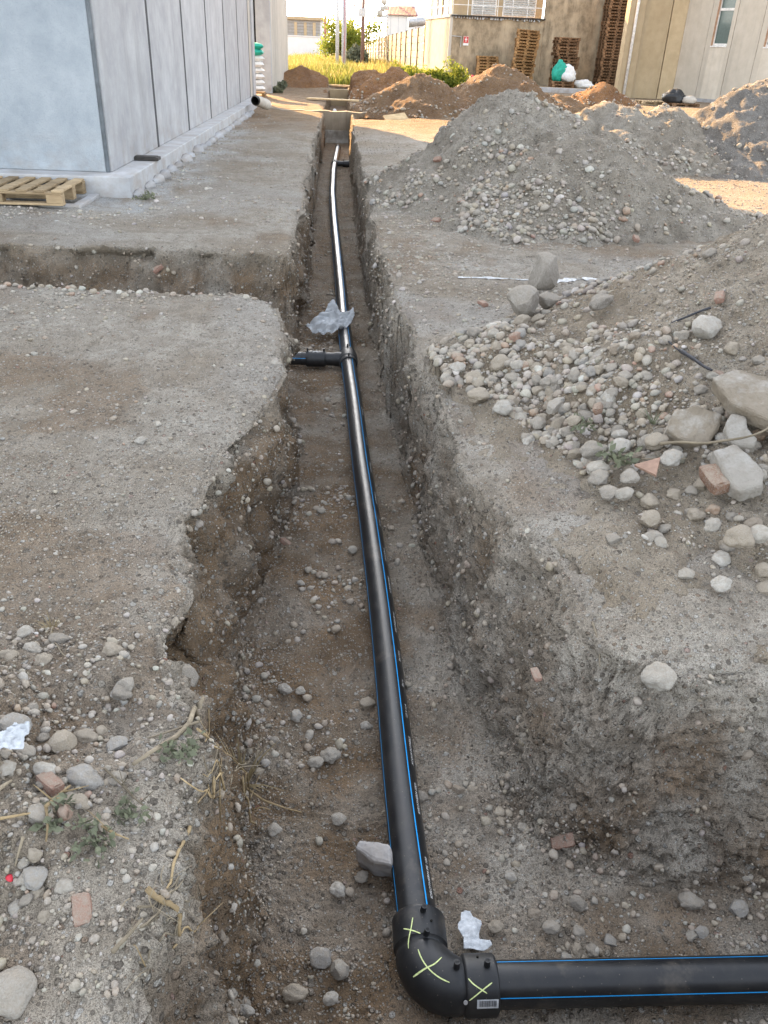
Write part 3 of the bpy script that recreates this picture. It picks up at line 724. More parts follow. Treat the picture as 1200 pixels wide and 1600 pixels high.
tp = thing('tarpaulin', 'crumpled green and white tarpaulin heaped on a pallet', 'tarpaulin', (c[0], 48.5, PB + .29))
crumple('green_sheet', '', '', (c[0] - .25, 48.55, PB + .29), (.34, .34, .50), M['green'], 3, parent=tp)
crumple('white_sheet', '', '', (c[0] + .18, 48.4, PB + .29), (.40, .34, .38), M['white_sack'], 5, parent=tp)
c = at(912, 133, 48.6); crumple('plastic_bag', 'crumpled white bag on the ground right of the green tarpaulin', 'bag', (c[0], 48.6, PB), (.45, .35, .20), M['white_sack'], 9)
c = at(738, 120, 47); crumple('red_bucket', 'small red object among the weeds at the old wall foot', 'bucket', (c[0], 47, 0.3), (.16, .16, .2), M['red'], 15, .12)

# ------------------------------------------------------------------ right building
def right_building():
    t = thing('panel_building', 'cream precast building with tall windows at the right edge', 'building', (18, 44, 0))
    A = np.array(at(984, 152, 44.2)[:2]); B = np.array(at(1040, 152, 44.8)[:2]); Cc = np.array([21.6, 35.0])
    # recessed tan entrance face with column and downpipe
    MB().wallseg((A[0] - .75, 44.0), (A[0], 44.0), 0, 9, .6).build('corner_column', M['conc_tan'], t, bevel=.02)
    MB().tube([(A[0] - .42, 43.92, 0), (A[0] - .42, 43.92, 9)], .07, 10).build('downpipe', M['frame'], t, True)
    MB().wallseg((A[0] + .002, 44.25), (A[0] + 1.35, 44.28), 0, 9, .3).build('panel', M['conc_tan'], t, bevel=.015)
    MB().wallseg((A[0] + 1.39, 44.28), (B[0] + .1, 44.30), 0, 9, .3).build('panel', M['conc_tan'], t, bevel=.015)
    MB().box((A[0] + .1, 44.40, .02), (B[0] + .1, 44.5, 8.9)).build('joint_filler', M['dark_joint'], t)
    P0 = np.array([B[0] + .1, 44.3]); d = (Cc - P0); L = np.linalg.norm(d); d /= L; nrm = np.array([d[1], -d[0]])
    if nrm @ -P0 < 0: nrm = -nrm
    w_ = 1.42; k = 0; s_ = 0.0
    while s_ < L - .2:
        a = P0 + d * (s_ + .012); b = P0 + d * (s_ + w_ - .012); win = k in (1, 3, 5)
        if win:
            wa = P0 + d * (s_ + .30); wb = P0 + d * (s_ + w_ - .22)
            for p, q, z0, z1 in ((a, wa, 0, 9), (wb, b, 0, 9), (wa, wb, 0, 2.35), (wa, wb, 6.2, 9)):
                MB().wallseg(p, q, z0, z1, .25).build('panel', M['conc_white'], t)
            wd = MB().wallseg(wa - nrm * .17, wb - nrm * .17, 2.353, 6.197, .03).build('window', M['glass'], t)
            f_ = MB(); e = (wb - wa) / np.linalg.norm(wb - wa)
            for p, q, z0, z1 in ((wa, wa + e * .06, 2.353, 6.19), (wb - e * .06, wb, 2.353, 6.19), (wa + e * .06, wb - e * .06, 2.353, 2.45), (wa + e * .06, wb - e * .06, 3.75, 3.85), (wa + e * .06, wb - e * .06, 5.1, 5.2)):
                f_.wallseg(p - nrm * .13, q - nrm * .13, z0, z1, .035)
            f_.build('frame', M['frame'], wd)
            MB().wallseg(wa + e * .002 - nrm * .002, wa + e * .012 - nrm * .002, 2.36, 6.19, .13).build('reveal', M['reveal'], wd)
            MB().wallseg(wa + nrm * .03, wb + nrm * .03, 2.30, 2.35, .02).build('sill', M['frame'], wd)
        else:
            MB().wallseg(a, b, 0, 9, .25).build('panel', M['conc_white'], t, bevel=.012)
        s_ += w_; k += 1
    MB().wallseg(P0 - nrm * .29, P0 + d * L - nrm * .29, .02, 8.9, .1).build('joint_filler', M['dark_joint'], t)
    MB().wallseg(P0 + nrm * .10, P0 + d * L + nrm * .10, -.1, .16, .095).build('base_strip', M['conc_plinth'], t)
    MB().wallseg((A[0] - .75, 43.98), (Cc[0], Cc[1] - .1), 9.0, 9.3, .8).build('roof_edge', M['conc_white'], t)
right_building()
c = at(1056, 158, 37.5)
m_ = far_pallet((c[0] - .7, 38.4, 0), R_(5), (0, 0), 'wood', 'light wooden pallet behind the black bundle', None)
m_ = far_pallet((c[0] + .25, 37.4, 0), R_(8), (0, 0), 'wood_red', 'dark pallet under the black bundle by the cream building', None)
bd = thing('tarp_bundle', 'black plastic bundle with pale sack on a dark pallet', 'bundle', (c[0], 37.4, .144))
crumple('black_sheet', '', '', (c[0] - .1, 37.45, .144), (.42, .4, .26), M['black_tarp'], 21, parent=bd)
crumple('pale_sack', '', '', (c[0] + .42, 37.2, .144), (.30, .28, .16), M['conc_warm'], 23, .15, parent=bd)

# ------------------------------------------------------------------ fence, far buildings, poles
def fence():
    p = at(665, 42, 58.2); q = at(567, 66, 118)
    t = thing('concrete_fence', 'long concrete post and panel fence behind the grass', 'fence', (p[0], 58, 0))
    n = 17; a = np.array([p[0], 58.2]); b = np.array([q[0], 118.])
    for i in range(n + 1):
        f_ = i / n; c = a + (b - a) * f_; zt = p[2] * (1 - f_) + q[2] * f_
        MB().box((c[0] - .06, c[1] - .13, 0), (c[0] + .10, c[1] + .13, zt + .06)).build('post', M['fence_p'], t)
        if i < n:
            d = a + (b - a) * (i + 1) / n; zz = p[2] * (1 - (i + .5) / n) + q[2] * (i + .5) / n; m = MB(); nb = 7
            e = (d - c) / np.linalg.norm(d - c)
            for k in range(nb): m.wallseg(c + e * .17, d - e * .17, .03 + zz * k / nb, zz * (k + 1) / nb, -.08 - .01 * (k % 2))
            m.build('panel_boards', M['fence_c'], t)
fence()
def pole(px, Y, r, mat, label, top=9.5, extras=None, pytop=0):
    c = at(px, 75, Y); ct = at(px, 0, Y)
    t = thing('utility_pole', label, 'pole', (c[0], Y, 0))
    MB().tube([(c[0], Y, 0), (c[0], Y, top * .5), (c[0], Y, top)], [r, r * .92, r * .82], 12).build('shaft', M[mat], t, True)
    return t, c, ct
pole(527, 70, .135, 'steel_pale', 'left of the two pale blue-grey poles standing in the grass')
t, c, ct = pole(537.5, 66, .17, 'steel_pale', 'right of the two pale poles, with a dark cable down it')
MB().tube([(c[0] - .02, 65.81, .5), (c[0] + .06, 65.81, 2.8), (c[0] + .02, 65.81, 4.2), (c[0] - .08, 65.82, 5.2), (c[0] - .05, 65.8, 9)], .025, 6).build('cable', M['pole_red'], t, True)
pole(508, 112, .12, 'pole_red', 'thin reddish pole rising behind the grey far building', 14)
t, c, ct = pole(566.5, 76, .15, 'pole_wood', 'brown wooden pole with a grey box near its top', 10)
b = at(566, 20, 75.8); MB().box((b[0] - .32, 75.55, b[2] - .28), (b[0] + .32, 75.83, b[2] + .30)).build('equipment_box', M['metal'], t, bevel=.03)
MB().tube([(b[0] - .3, 75.7, b[2] + .1), (b[0] - .65, 75.7, b[2] + .45)], .03, 6).tube([(b[0] - .72, 75.7, b[2] + .40), (b[0] - .58, 75.7, b[2] + .52)], .09, 8).build('lamp_arm', M['metal'], t)
pole(576, 120, .05, 'pole_wood', 'thin distant post between the brown pole and the mast', 5.0)

def far_buildings():
    Y = 150; a = at(440, 30, Y); b = at(500, 30, Y); z1 = at(470, 31, Y)[2]
    t = thing('far_block_building', 'far grey block building with flat roof above the grass', 'building', ((a[0] + b[0]) / 2, Y, 0))
    MB().box((a[0], Y, 0), (b[0], Y + 10, z1)).build('wall', M['grey_brick'], t)
    MB().box((a[0] - .3, Y - .4, z1 + .003), (b[0] + .5, Y + 10.4, z1 + .45)).build('roof', M['conc_tan'], t)
    MB().box((b[0] + .004, Y + .3, 0), (b[0] + 1.2, Y + 9, z1 - .02)).build('side_wing', M['white_wall'], t)
    for px in (462, 477, 491):
        x = at(px, 40, Y)[0]; MB().box((x - .22, Y - .06, 1.5), (x + .22, Y - .003, z1 - .3)).build('pilaster', M['conc_tan'], t)
    for k in range(12):
        z = 1.0 + k * .42
        if z < z1: MB().box((a[0], Y - .03, z), (b[0], Y - .002, z + .03)).build('course', M['fence_p'], t)
    Y = 125; a = at(440, 60, Y); b = at(513, 65, Y)
    t = thing('low_white_wall', 'low white wall between grass and the far grey building', 'wall', ((a[0] + b[0]) / 2, Y, 0))
    MB().box((a[0], Y, 0), (b[0], Y + .3, b[2] + .45)).build('wall', M['white_wall'], t)
    MB().box((a[0] - .1, Y - .1, b[2] + .453), (b[0] + .1, Y + .4, b[2] + .56)).build('coping', M['white_wall'], t)
    Y = 92; a = at(606, 20, Y); b = at(648, 20, Y); ze = at(627, 24, Y)[2]; zr = at(627, 8, Y)[2]
    t = thing('white_house', 'white building with maroon roof band beyond the fence', 'building', ((a[0] + b[0]) / 2, Y, 0))
    MB().box((a[0], Y, 0), (b[0], Y + 5, ze)).build('wall', M['white_wall'], t)
    r = MB(); x0, x1 = a[0] - .15, b[0] + .3
    r.add([(x0, Y - .3, ze), (x1, Y - .3, ze), (x1 - .25, Y + 2.4, zr), (x0 + .1, Y + 2.4, zr), (x0, Y + 5.3, ze), (x1, Y + 5.3, ze)], [(0, 1, 2, 3), (3, 2, 5, 4), (0, 3, 4), (1, 5, 2), (0, 4, 5, 1)])
    rf = r.build('roof', M['maroon'], t)
    for k in range(22):
        x = x0 + .1 + (x1 - x0 - .3) * k / 21; MB().tube([(x, Y - .31, ze + .02), (x, Y + 2.3, zr)], .025, 5).build('roof_seam', M['maroon'], rf)
    for k in range(4): MB().box((a[0] + .3 + k * .75, Y - .02, 0), (a[0] + .33 + k * .75, Y - .002, ze - .05)).build('wall_joint', M['metal'], t)
    Y = 97; a = at(622, 10, Y); b = at(664, 10, Y); zt = at(640, -60, Y)[2]
    t = thing('white_tower_block', 'tall plain white block behind the maroon roofed building', 'building', ((a[0] + b[0]) / 2, Y, 0))
    MB().box((a[0], Y, 0), (b[0], Y + 6, zt)).build('wall', M['white_wall'], t)
    MB().box((a[0] - .1, Y - .1, zt + .003), (b[0] + .1, Y + 6.1, zt + .2)).build('parapet', M['white_wall'], t)
    Y = 75; a = at(650, 36, Y); b = at(672, 32, Y)
    m = MB().tube([(a[0] - .6, Y, a[2]), (b[0] + .8, Y, b[2] + .1)], .33, 14); 
    t = thing('duct', 'grey-blue round duct between the white building and old concrete building', 'duct', (a[0], Y, 0))
    m.build('pipe', M['metal'], t, True); MB().tube([(a[0], Y, 0), (a[0], Y, a[2] - .3)], .1, 8).build('support', M['metal'], t)
    MB().tube([(b[0] + .5, Y, 0), (b[0] + .5, Y, b[2] - .25)], .1, 8).build('support', M['metal'], t)
    Y = 88; c = at(600, 30, Y)
    t = thing('antenna_mast', 'lattice antenna mast with round dishes left of maroon roof', 'mast', (c[0], Y, 0))
    for sx, sy in ((-.35, 0), (.35, 0), (0, .6)): MB().tube([(c[0] + sx, Y + sy, 0), (c[0] + sx * .8, Y + sy, 9)], .05, 6).build('leg', M['metal'], t)
    m = MB(); zz = 0.2
    while zz < 8.4: m.tube([(c[0] - .35, Y, zz), (c[0] + .35, Y, zz + .6)], .03, 5).tube([(c[0] + .35, Y, zz), (c[0] - .35, Y, zz)], .03, 5); zz += .6
    m.build('bracing', M['metal'], t)
    for px, py, r_ in ((601, 3, .26), (598, 14, .24), (594, 21, .30), (602, 12, .2)):
        q = at(px, py, Y - .3); m = MB().tube([(q[0], q[1], q[2]), (q[0] - .03, q[1] - .14, q[2]), (q[0] - .05, q[1] - .3, q[2])], [r_ * .55, r_, r_ * .9], 14); m.build('dish', M['conc_warm'], t, True)
    q = at(598, 25, Y); MB().box((q[0] - .6, Y - .5, q[2] - .12), (q[0] + .5, Y + .2, q[2] + .05)).build('platform', M['metal'], t)
far_buildings()

# ------------------------------------------------------------------ trench: beam, membrane, planks
def planks_beam():
    yb = 25.78
    m = MB(); xs = np.linspace(-2.1, 1.75, 30); V = []; n = len(xs)
    for x in xs:
        j = .012 * math.sin(x * 9) + .01 * random.uniform(-1, 1)
        V += [(x, yb + j, -.86), (x, yb + .28, -.86), (x, yb + .28, .03 + j), (x, yb + j * .6, .028 + j)]
    Fs = [(i * 4 + a, i * 4 + (a + 1) % 4, i * 4 + 4 + (a + 1) % 4, i * 4 + 4 + a) for i in range(n - 1) for a in range(4)] + [(0, 3, 2, 1), tuple((n - 1) * 4 + k for k in range(4))]
    m.add(V, Fs); tag(m.build('concrete_beam', M['conc_trench'], loc=(-.1, yb, -.8)), 'old concrete beam crossing the trench at its far end', 'beam')
    u = np.linspace(-.44, .28, 24); z = np.linspace(-.82, -.46, 16); U, Z = np.meshgrid(u, z); P = np.stack([U.ravel(), np.full(U.size, yb - .05), Z.ravel()], 1)
    P[:, 1] += .035 * fbm(P, 5, 3, 3) - .25 * np.clip((-.62 - P[:, 2]) / .2, 0, 1) ** 2
    o = mesh_np('membrane', P, grid_faces(16, 24)[:, ::-1], M['slab_white'], True, None, (-.1, yb, -.8)); sm = o.modifiers.new('s', 'SOLIDIFY'); sm.thickness = .012
    tag(o, 'grey sheet hanging at the foot of the concrete beam', 'sheet')
    def plank(pa, pb, wd, th, label, tw=0):
        pa, pb = np.array(pa, float), np.array(pb, float); d = pb - pa; L = np.linalg.norm(d); d /= L; s_ = np.array([-d[1], d[0], tw]); s_ /= np.linalg.norm(s_); nn = np.cross(d, s_)
        m = MB().obox((pa + pb) / 2, d * L / 2, s_ * wd / 2, nn * th / 2)
        tag(m.build('plank', M['plank'], loc=tuple((pa + pb) / 2), bevel=.005), label, 'plank')
    a = at(481, 157, 31.4); b = at(583, 160, 31.0)
    plank((a[0], a[1], .06), (b[0], b[1], .06), .42, .04, 'long pale board laid across the far trench')
    a = at(556, 155, 32.4); b = at(600, 154, 32.2)
    plank((a[0], a[1], .12), (b[0], b[1], .20), .30, .05, 'short board beside the long pale board, against the brown heap', .2)
    a = at(462, 130, 44.3); b = at(556, 133, 44)
    plank((a[0], a[1], .05), (b[0], b[1], .05), .30, .04, 'farthest thin board at the end of the trench')
    c = at(617, 192, 24.2)
    plank((c[0] - .28, 24.0, -.02), (c[0] + .32, 24.25, .06), .35, .03, 'pale offcut board between the trench and the large gravel heap', .5)
    # stub pipe standing in the far trench
    c = at(522, 165, 28.6); m = MB().tube([(c[0], 28.6, -.66), (c[0] - .01, 28.5, -.3), (c[0] + .03, 28.3, -.12), (c[0] + .02, 28.2, -.10)], .06, 12)
    tag(m.build('stub_pipe', M['white_paint'], loc=(c[0], 28.6, -.66), smooth=True), 'pale pipe stub sticking up in the trench beyond the beam', 'pipe')
    # chamber wall further on
    m = MB().box((-.52, 40.5, -.75), (.36, 40.7, .02)); tag(m.build('chamber_wall', M['conc_tan'], loc=(0, 40.6, -.7), bevel=.02), 'tan concrete cross wall at the end of the far trench', 'wall')
planks_beam()

# corrugated pipe end wrapped in plastic near the hall's far corner
def corrugated():
    c = at(394, 157, 23.2); x, y, z = c[0] + .02, 23.2, c[2]
    t = thing('corrugated_pipe', 'black pipe end wrapped in pale plastic by the hall corner', 'pipe', (x, y, 0))
    pts = []; rad = []
    for i in range(41):
        f_ = i / 40 * .75; pts.append((x + .05 + .45 * f_ * f_, y + 1.1 * f_, max(z - .25 * f_ * f_, .12))); rad.append(.098 + .007 * math.sin(i * 1.9))
    MB().tube(pts, rad, 18, cap=False).build('tube', M['black_tarp'], t, True)
    MB().tube(pts[1:], [r_ * .86 for r_ in rad[1:]], 18, cap=False).build('inner_wall', M['dark'], t, True)
    MB().tube(pts[6:], [r_ + .012 + .02 * random.random() for r_ in rad[6:]], 16, cap=False).build('wrapping', M['conc_warm'], t, True)
corrugated()

# ------------------------------------------------------------------ pipeline
RP = .0625
def resample(pts, n):
    pts = np.array(pts, float); s = np.concatenate([[0], np.cumsum(np.linalg.norm(np.diff(pts, axis=0), axis=1))]); u = np.linspace(0, s[-1], n)
    # Catmull-like smoothing by dense linear + box filter
    P = np.stack([np.interp(u, s, pts[:, k]) for k in range(3)], 1)
    for _ in range(6):
        Q = P.copy(); Q[1:-1] = (P[:-2] + 2 * P[1:-1] + P[2:]) / 4; P = Q
    return P
class Sweep:
    def __init__(s, P):
        s.P = np.array(P, float); T = np.gradient(s.P, axis=0); s.T = T / np.linalg.norm(T, axis=1, keepdims=True)
        sd_ = np.cross(s.T, [0, 0, 1.]); s.S = sd_ / np.linalg.norm(sd_, axis=1, keepdims=True); s.U = np.cross(s.S, s.T)
        s.s = np.concatenate([[0], np.cumsum(np.linalg.norm(np.diff(s.P, axis=0), axis=1))])
    def pt(s, u, phi, r):
        u = np.asarray(u, float); phi = np.asarray(phi, float)
        I = lambda A: np.stack([np.interp(u, s.s, A[:, k]) for k in range(3)], -1)
        return I(s.P) + np.asarray(r)[..., None] * (np.cos(phi)[..., None] * I(s.U) + np.sin(phi)[..., None] * I(s.S))
    def surface(s, rad, n=32, caps=False):
        m = len(s.P); rad = np.broadcast_to(rad, (m,)); V = []
        ph = np.linspace(0, 2 * math.pi, n, endpoint=False)
        V = s.P[:, None, :] + rad[:, None, None] * (np.cos(ph)[None, :, None] * s.U[:, None, :] + np.sin(ph)[None, :, None] * s.S[:, None, :])
        i = np.arange(m * n).reshape(m, n); j = np.roll(i, -1, 1)
        Fs = [tuple(map(int, q)) for q in np.stack([i[:-1].ravel(), i[1:].ravel(), j[1:].ravel(), j[:-1].ravel()], 1)]
        if caps: Fs += [tuple(int(q) for q in i[0]), tuple(int(q) for q in i[-1][::-1])]
        return V.reshape(-1, 3), Fs
    def strip(s, phi, half, r, u0=None, u1=None, n=120):
        u = np.linspace(s.s[0] if u0 is None else u0, s.s[-1] if u1 is None else u1, n); V = []
        for d in (-half, 0, half): V.append(s.pt(u, np.full(n, phi + d), np.full(n, r)))
        V = np.stack(V, 1).reshape(-1, 3); return V, grid_faces(n, 3)[:, ::-1]
    def ribbon(s, pts, half, r):
        """flat mark on the surface: pts = (u, phi) polyline"""
        pts = np.array(pts, float); d = np.gradient(pts * [1, RP * 1.3], axis=0); d /= np.linalg.norm(d, axis=1, keepdims=True); nn = np.stack([-d[:, 1], d[:, 0] / (RP * 1.3)], 1) * half
        wv = np.array([.5] + [1] * (len(pts) - 2) + [.5])[:, None]
        a = pts + nn * wv; b = pts - nn * wv; V = np.stack([s.pt(a[:, 0], a[:, 1], np.full(len(a), r)), s.pt(b[:, 0], b[:, 1], np.full(len(b), r))], 1).reshape(-1, 3)
        return V, grid_faces(len(pts), 2)
def text_mesh(body, size):
    cu = bpy.data.curves.new('t', 'FONT'); cu.body = body; cu.size = size; cu.resolution_u = 2
    ob = bpy.data.objects.new('t', cu); COL.objects.link(ob); dg = bpy.context.evaluated_depsgraph_get(); me = bpy.data.meshes.new_from_object(ob.evaluated_get(dg))
    V = np.array([v.co[:] for v in me.vertices]); Fs = [tuple(p.vertices) for p in me.polygons]
    bpy.data.objects.remove(ob); bpy.data.meshes.remove(me); bpy.data.curves.remove(cu); return V, Fs

def pipeline():
    zc = FLOOR + RP + .012
    px = [(646, 1420), (628, 1240), (609, 1050), (595, 930), (580, 820), (565, 720), (553, 620), (546, 575), (537, 500), (533, 450), (527, 390), (522, 340), (519.5, 300), (521, 265), (525, 243), (528, 229)]
    pts = [np.array([*atz(a, b, zc + .03)[:2], zc]) for a, b in px]
    pts[0][1] = 1.44; pts[0][0] = .262
    main = Sweep(resample(pts, 260)); x0 = pts[0][0]
    yc = 1.315
    t = thing('water_pipeline', 'black plastic water pipe with blue stripes running along the trench', 'pipe', (x0, yc, FLOOR))
    V, Fs = main.surface(RP, 36); p1 = mesh_np('pipe', V, Fs, M['pe'], True, t)
    # travel is away from camera: side = +x, phi > 0 is right
    for ph in (-70, 27, 117, 207):
        V, f = main.strip(R_(ph), .034, RP + .0007); mesh_np('blue_stripe', V, f[:, ::-1], M['blue'], True, p1)
    words = [('IDROTHERM PE 100', .10), ('IDROTHERM 2000', .42), ('ACQUA POTABILE', .64), ('125 X 11.4', .88), ('PN 16', 1.06), ('EN 12201', 1.22), ('IDROTHERM PE 100', 1.42), ('ACQUA POTABILE', 1.72), ('125 X 11.4 PN 16', 2.0), ('EN 12201', 2.35), ('IDROTHERM PE 100', 2.6), ('ACQUA POTABILE', 3.0), ('125 X 11.4 PN 16', 3.4), ('IDROTHERM PE 100', 3.9)]
    for wd, u in words:
        V, Fs = text_mesh(wd, .017)
        Pv = main.pt(u + .02 + V[:, 0], R_(50) - V[:, 1] / RP + .1, np.full(len(V), RP + .0009))
        mesh_np('lettering', Pv, Fs, M['print'], False, p1)
    # cross pipe
    cp = Sweep(np.stack([np.linspace(x0 + .13, 7.5, 120), np.full(120, yc) - .012 * np.linspace(0, 1, 120), np.full(120, zc)], 1))
    V, Fs = cp.surface(RP, 36); p2 = mesh_np('pipe', V, Fs, M['pe'], True, t)
    for ph in (-33, 62, 152, 242):          # phi > 0 is towards the camera
        V, f = cp.strip(R_(ph), .024, RP + .0007); mesh_np('blue_stripe', V, f[:, ::-1], M['blue'], True, p2)
    # elbow
    rb = .10; L1 = .185; L2 = .205
    path = [(x0, y, zc) for y in np.linspace(yc + L1 + .02, yc + rb, 22)] + [(x0 + rb - rb * math.cos(a), yc + rb - rb * math.sin(a), zc) for a in np.linspace(0, math.pi / 2, 26)[1:-1]] + [(x, yc, zc) for x in np.linspace(x0 + rb, x0 + L2, 24)]
    el = Sweep(path); s_ = el.s; S1 = L1 + .02 - rb; S2 = s_[-1] - (L2 - rb)
    rs = .081
    rad = np.full(len(s_), .076)
    rad = np.where(s_ < S1 - .005, rs, rad); rad = np.where(s_ > S2 + .012, rs, rad)
    mid = (s_ > S1) & (s_ < S2); rad = np.where(mid, .0765 + .006 * np.sin((s_ - S1) / (S2 - S1) * math.pi), rad)
    rad = rad - .004 * np.exp(-((s_ - S1) / .006) ** 2) - .004 * np.exp(-((s_ - S2 - .008) / .006) ** 2)
    rad[0] = rs - .004; rad[-1] = rs - .004
    V, Fs = el.surface(rad, 48, True); eb = auto_smooth(mesh_np('elbow', V, Fs, M['fitting'], True, t), 50)
    # arc frame: travelling -y then +x, side is outer: phi>0 is left on first leg, near side on second leg
    def pins(u, ph):
        a = el.pt(np.array([u]), np.array([ph]), np.array([rs - .002]))[0]; b = el.pt(np.array([u]), np.array([ph]), np.array([rs + .022]))[0]; d = b - a
        o = MB().tube([a, b, b, a + d * .55], [.0095, .0085, .0055, .005], 14, cap=False).build('terminal', M['fitting'], eb, True); auto_smooth(o, 40)
        MB().tube([a + d * .3, a + d * .75], .0022, 6).build('contact', M['metal'], o)
        MB().tube([a + d * .50, a + d * .54], .0054, 12).build('socket_floor', M['dark'], o)
    pins(.025, R_(-6)); pins(.098, R_(-8)); pins(s_[-1] - .118, R_(-4)); pins(s_[-1] - .030, R_(-6))
    for u, ph in ((.055, R_(-22)), (s_[-1] - .052, R_(-28))):
        a = el.pt(np.array([u]), np.array([ph]), np.array([rs - .001]))[0]; b = el.pt(np.array([u]), np.array([ph]), np.array([rs + .003]))[0]
        MB().tube([a, b], .0035, 10).build('fusion_indicator', M['dark'], eb)
    def mark(lines, r):
        m = MB()
        for ln in lines:
            ln = np.array(ln, float); k = np.linspace(0, len(ln) - 1, 12); q = np.stack([np.interp(k, range(len(ln)), ln[:, 0]), np.interp(k, range(len(ln)), ln[:, 1])], 1)
            for _ in range(2): q[1:-1] = (q[:-2] + q[1:-1] * 2 + q[2:]) / 4
            V, f = el.ribbon(q, .0017, r); m.add(V, [tuple(map(int, a)) for a in f])
        m.build('chalk_cross', M['chalk'], eb)
    mark([[(.045, R_(17)), (.075, R_(22)), (.125, R_(34))], [(.070, R_(40)), (.085, R_(20)), (.098, R_(4))]], rs + .0012)
    um = (S1 + S2) / 2
    mark([[(um - .046, R_(16)), (um, R_(22)), (um + .052, R_(27))], [(um + .012, R_(-12)), (um + .008, R_(8)), (um - .004, R_(24)), (um - .014, R_(54))]], .0838)
    ue = s_[-1]
    mark([[(ue - .088, R_(18)), (ue - .075, R_(28)), (ue - .038, R_(44))], [(ue - .022, R_(26)), (ue - .05, R_(38)), (ue - .088, R_(56))]], rs + .0012)
    def patch(u0, u1, a0, a1, r, mat, name, par):
        u = np.linspace(u0, u1, 8); a = np.linspace(R_(a0), R_(a1), 8); U, A = np.meshgrid(u, a)
        V = el.pt(U.ravel(), A.ravel(), np.full(U.size, r)); return mesh_np(name, V, grid_faces(8, 8)[:, ::-1], mat, True, par)
    sk = patch(ue - .066, ue - .006, 55, 73, rs + .001, M['paper'], 'barcode_sticker', eb)
    m = MB(); x = ue - .060
    while x < ue - .012:
        wd = random.choice([.0008, .0012, .002]); u = np.array([x, x + wd]); a = np.linspace(R_(57), R_(69), 5); U, A = np.meshgrid(u, a)
        m.add(el.pt(U.ravel(), A.ravel(), np.full(U.size, rs + .0016)), [tuple(map(int, q)) for q in grid_faces(5, 2)[:, ::-1]]); x += wd + random.choice([.0009, .0014])
    m.build('barcode', M['black_ink'], sk)
    a = el.pt(np.array([ue - .098]), np.array([R_(60)]), np.array([rs - .001]))[0]; b = el.pt(np.array([ue - .098]), np.array([R_(60)]), np.array([rs + .0015]))[0]
    MB().tube([a, b], .006, 12).build('plug_dot', M['conc_plinth'], eb)
    # tee with branch to the left
    def tee(pxy, sgn, rb_, lab_len, cross=True):
        q = atz(*pxy, zc + .03); k = int(np.argmin(np.abs(main.P[:, 1] - q[1]))); c = main.P[k]; tt = main.T[k]
        u0 = main.s[k]; uu = np.linspace(u0 - .14, u0 + .14, 30); loc = Sweep(main.pt(uu, np.zeros(30), np.zeros(30)))
        e = np.abs(np.linspace(-1, 1, 30)); rad = np.where(e > .52, .0745, .083 - .006 * e); rad[0] = rad[-1] = .070
        V, Fs = loc.surface(rad, 32, True); te = auto_smooth(mesh_np('tee', V, Fs, M['fitting'], True, t), 50)
        sd_ = np.array([sgn, 0.0, 0]); 
        br = Sweep(np.array([c + sd_ * x for x in np.linspace(.02, .40, 20)])); V, Fs = br.surface(np.where(np.linspace(.02, .4, 20) < .11, rb_ * 1.1, rb_), 28); mesh_np('branch_neck', V, Fs, M['fitting'], True, te)
        cpl = Sweep(np.array([c + sd_ * x for x in np.linspace(.19, .36, 14)])); rr = np.full(14, rb_ * 1.22); rr[0] = rr[-1] = rb_ * 1.12
        V, Fs = cpl.surface(rr, 28, True); co = auto_smooth(mesh_np('coupler', V, Fs, M['fitting'], True, te), 50)
        for x in (.205, .345):
            a = c + sd_ * x + np.array([0, -.004, rb_ * 1.2]); MB().tube([a, a + np.array([0, 0, .028])], .008, 10).build('terminal', M['fitting'], co)
        for uo in (-.12, .12):
            a = main.pt(np.array([u0 + uo]), np.array([0.]), np.array([.073]))[0]; MB().tube([a, a + np.array([0, 0, .026])], .008, 10).build('terminal', M['fitting'], te)
        bp = Sweep(np.array([c + sd_ * x for x in np.linspace(.3, lab_len, 20)])); V, Fs = bp.surface(rb_ * .98, 28, True); b_ = mesh_np('branch_pipe', V, Fs, M['pe'], True, t)
        V, f = bp.strip(R_(-70 if sgn < 0 else 70), .03, rb_ * .98 + .001); mesh_np('blue_stripe', V, f[:, ::-1], M['blue'], True, b_)
        if cross:
            m = MB()
            for aa, bb in (((-.03, 18), (.03, 2)), ((.028, 20), (-.02, 0))):
                u = np.linspace(aa[0], bb[0], 6) + .085; ph = np.linspace(aa[1], bb[1], 6); sgnp = -1 if sgn < 0 else 1
                pp = np.stack([u, R_(1) * ph * sgnp], 1); V, f = cpl.ribbon(pp, .002, rb_ * 1.22 + .0012); m.add(V, [tuple(map(int, q)) for q in f])
            m.build('chalk_cross', M['white_paint'], co)
    tee((543, 558), -1, .056, 4.2)
    tee((523, 253), 1, .056, .62, False)
    k = main.P[-1]; MB().tube([k - main.T[-1] * .10, k + main.T[-1] * .02], .074, 20).build('end_coupler', M['fitting'], t, True)
    return main
MAIN = pipeline()

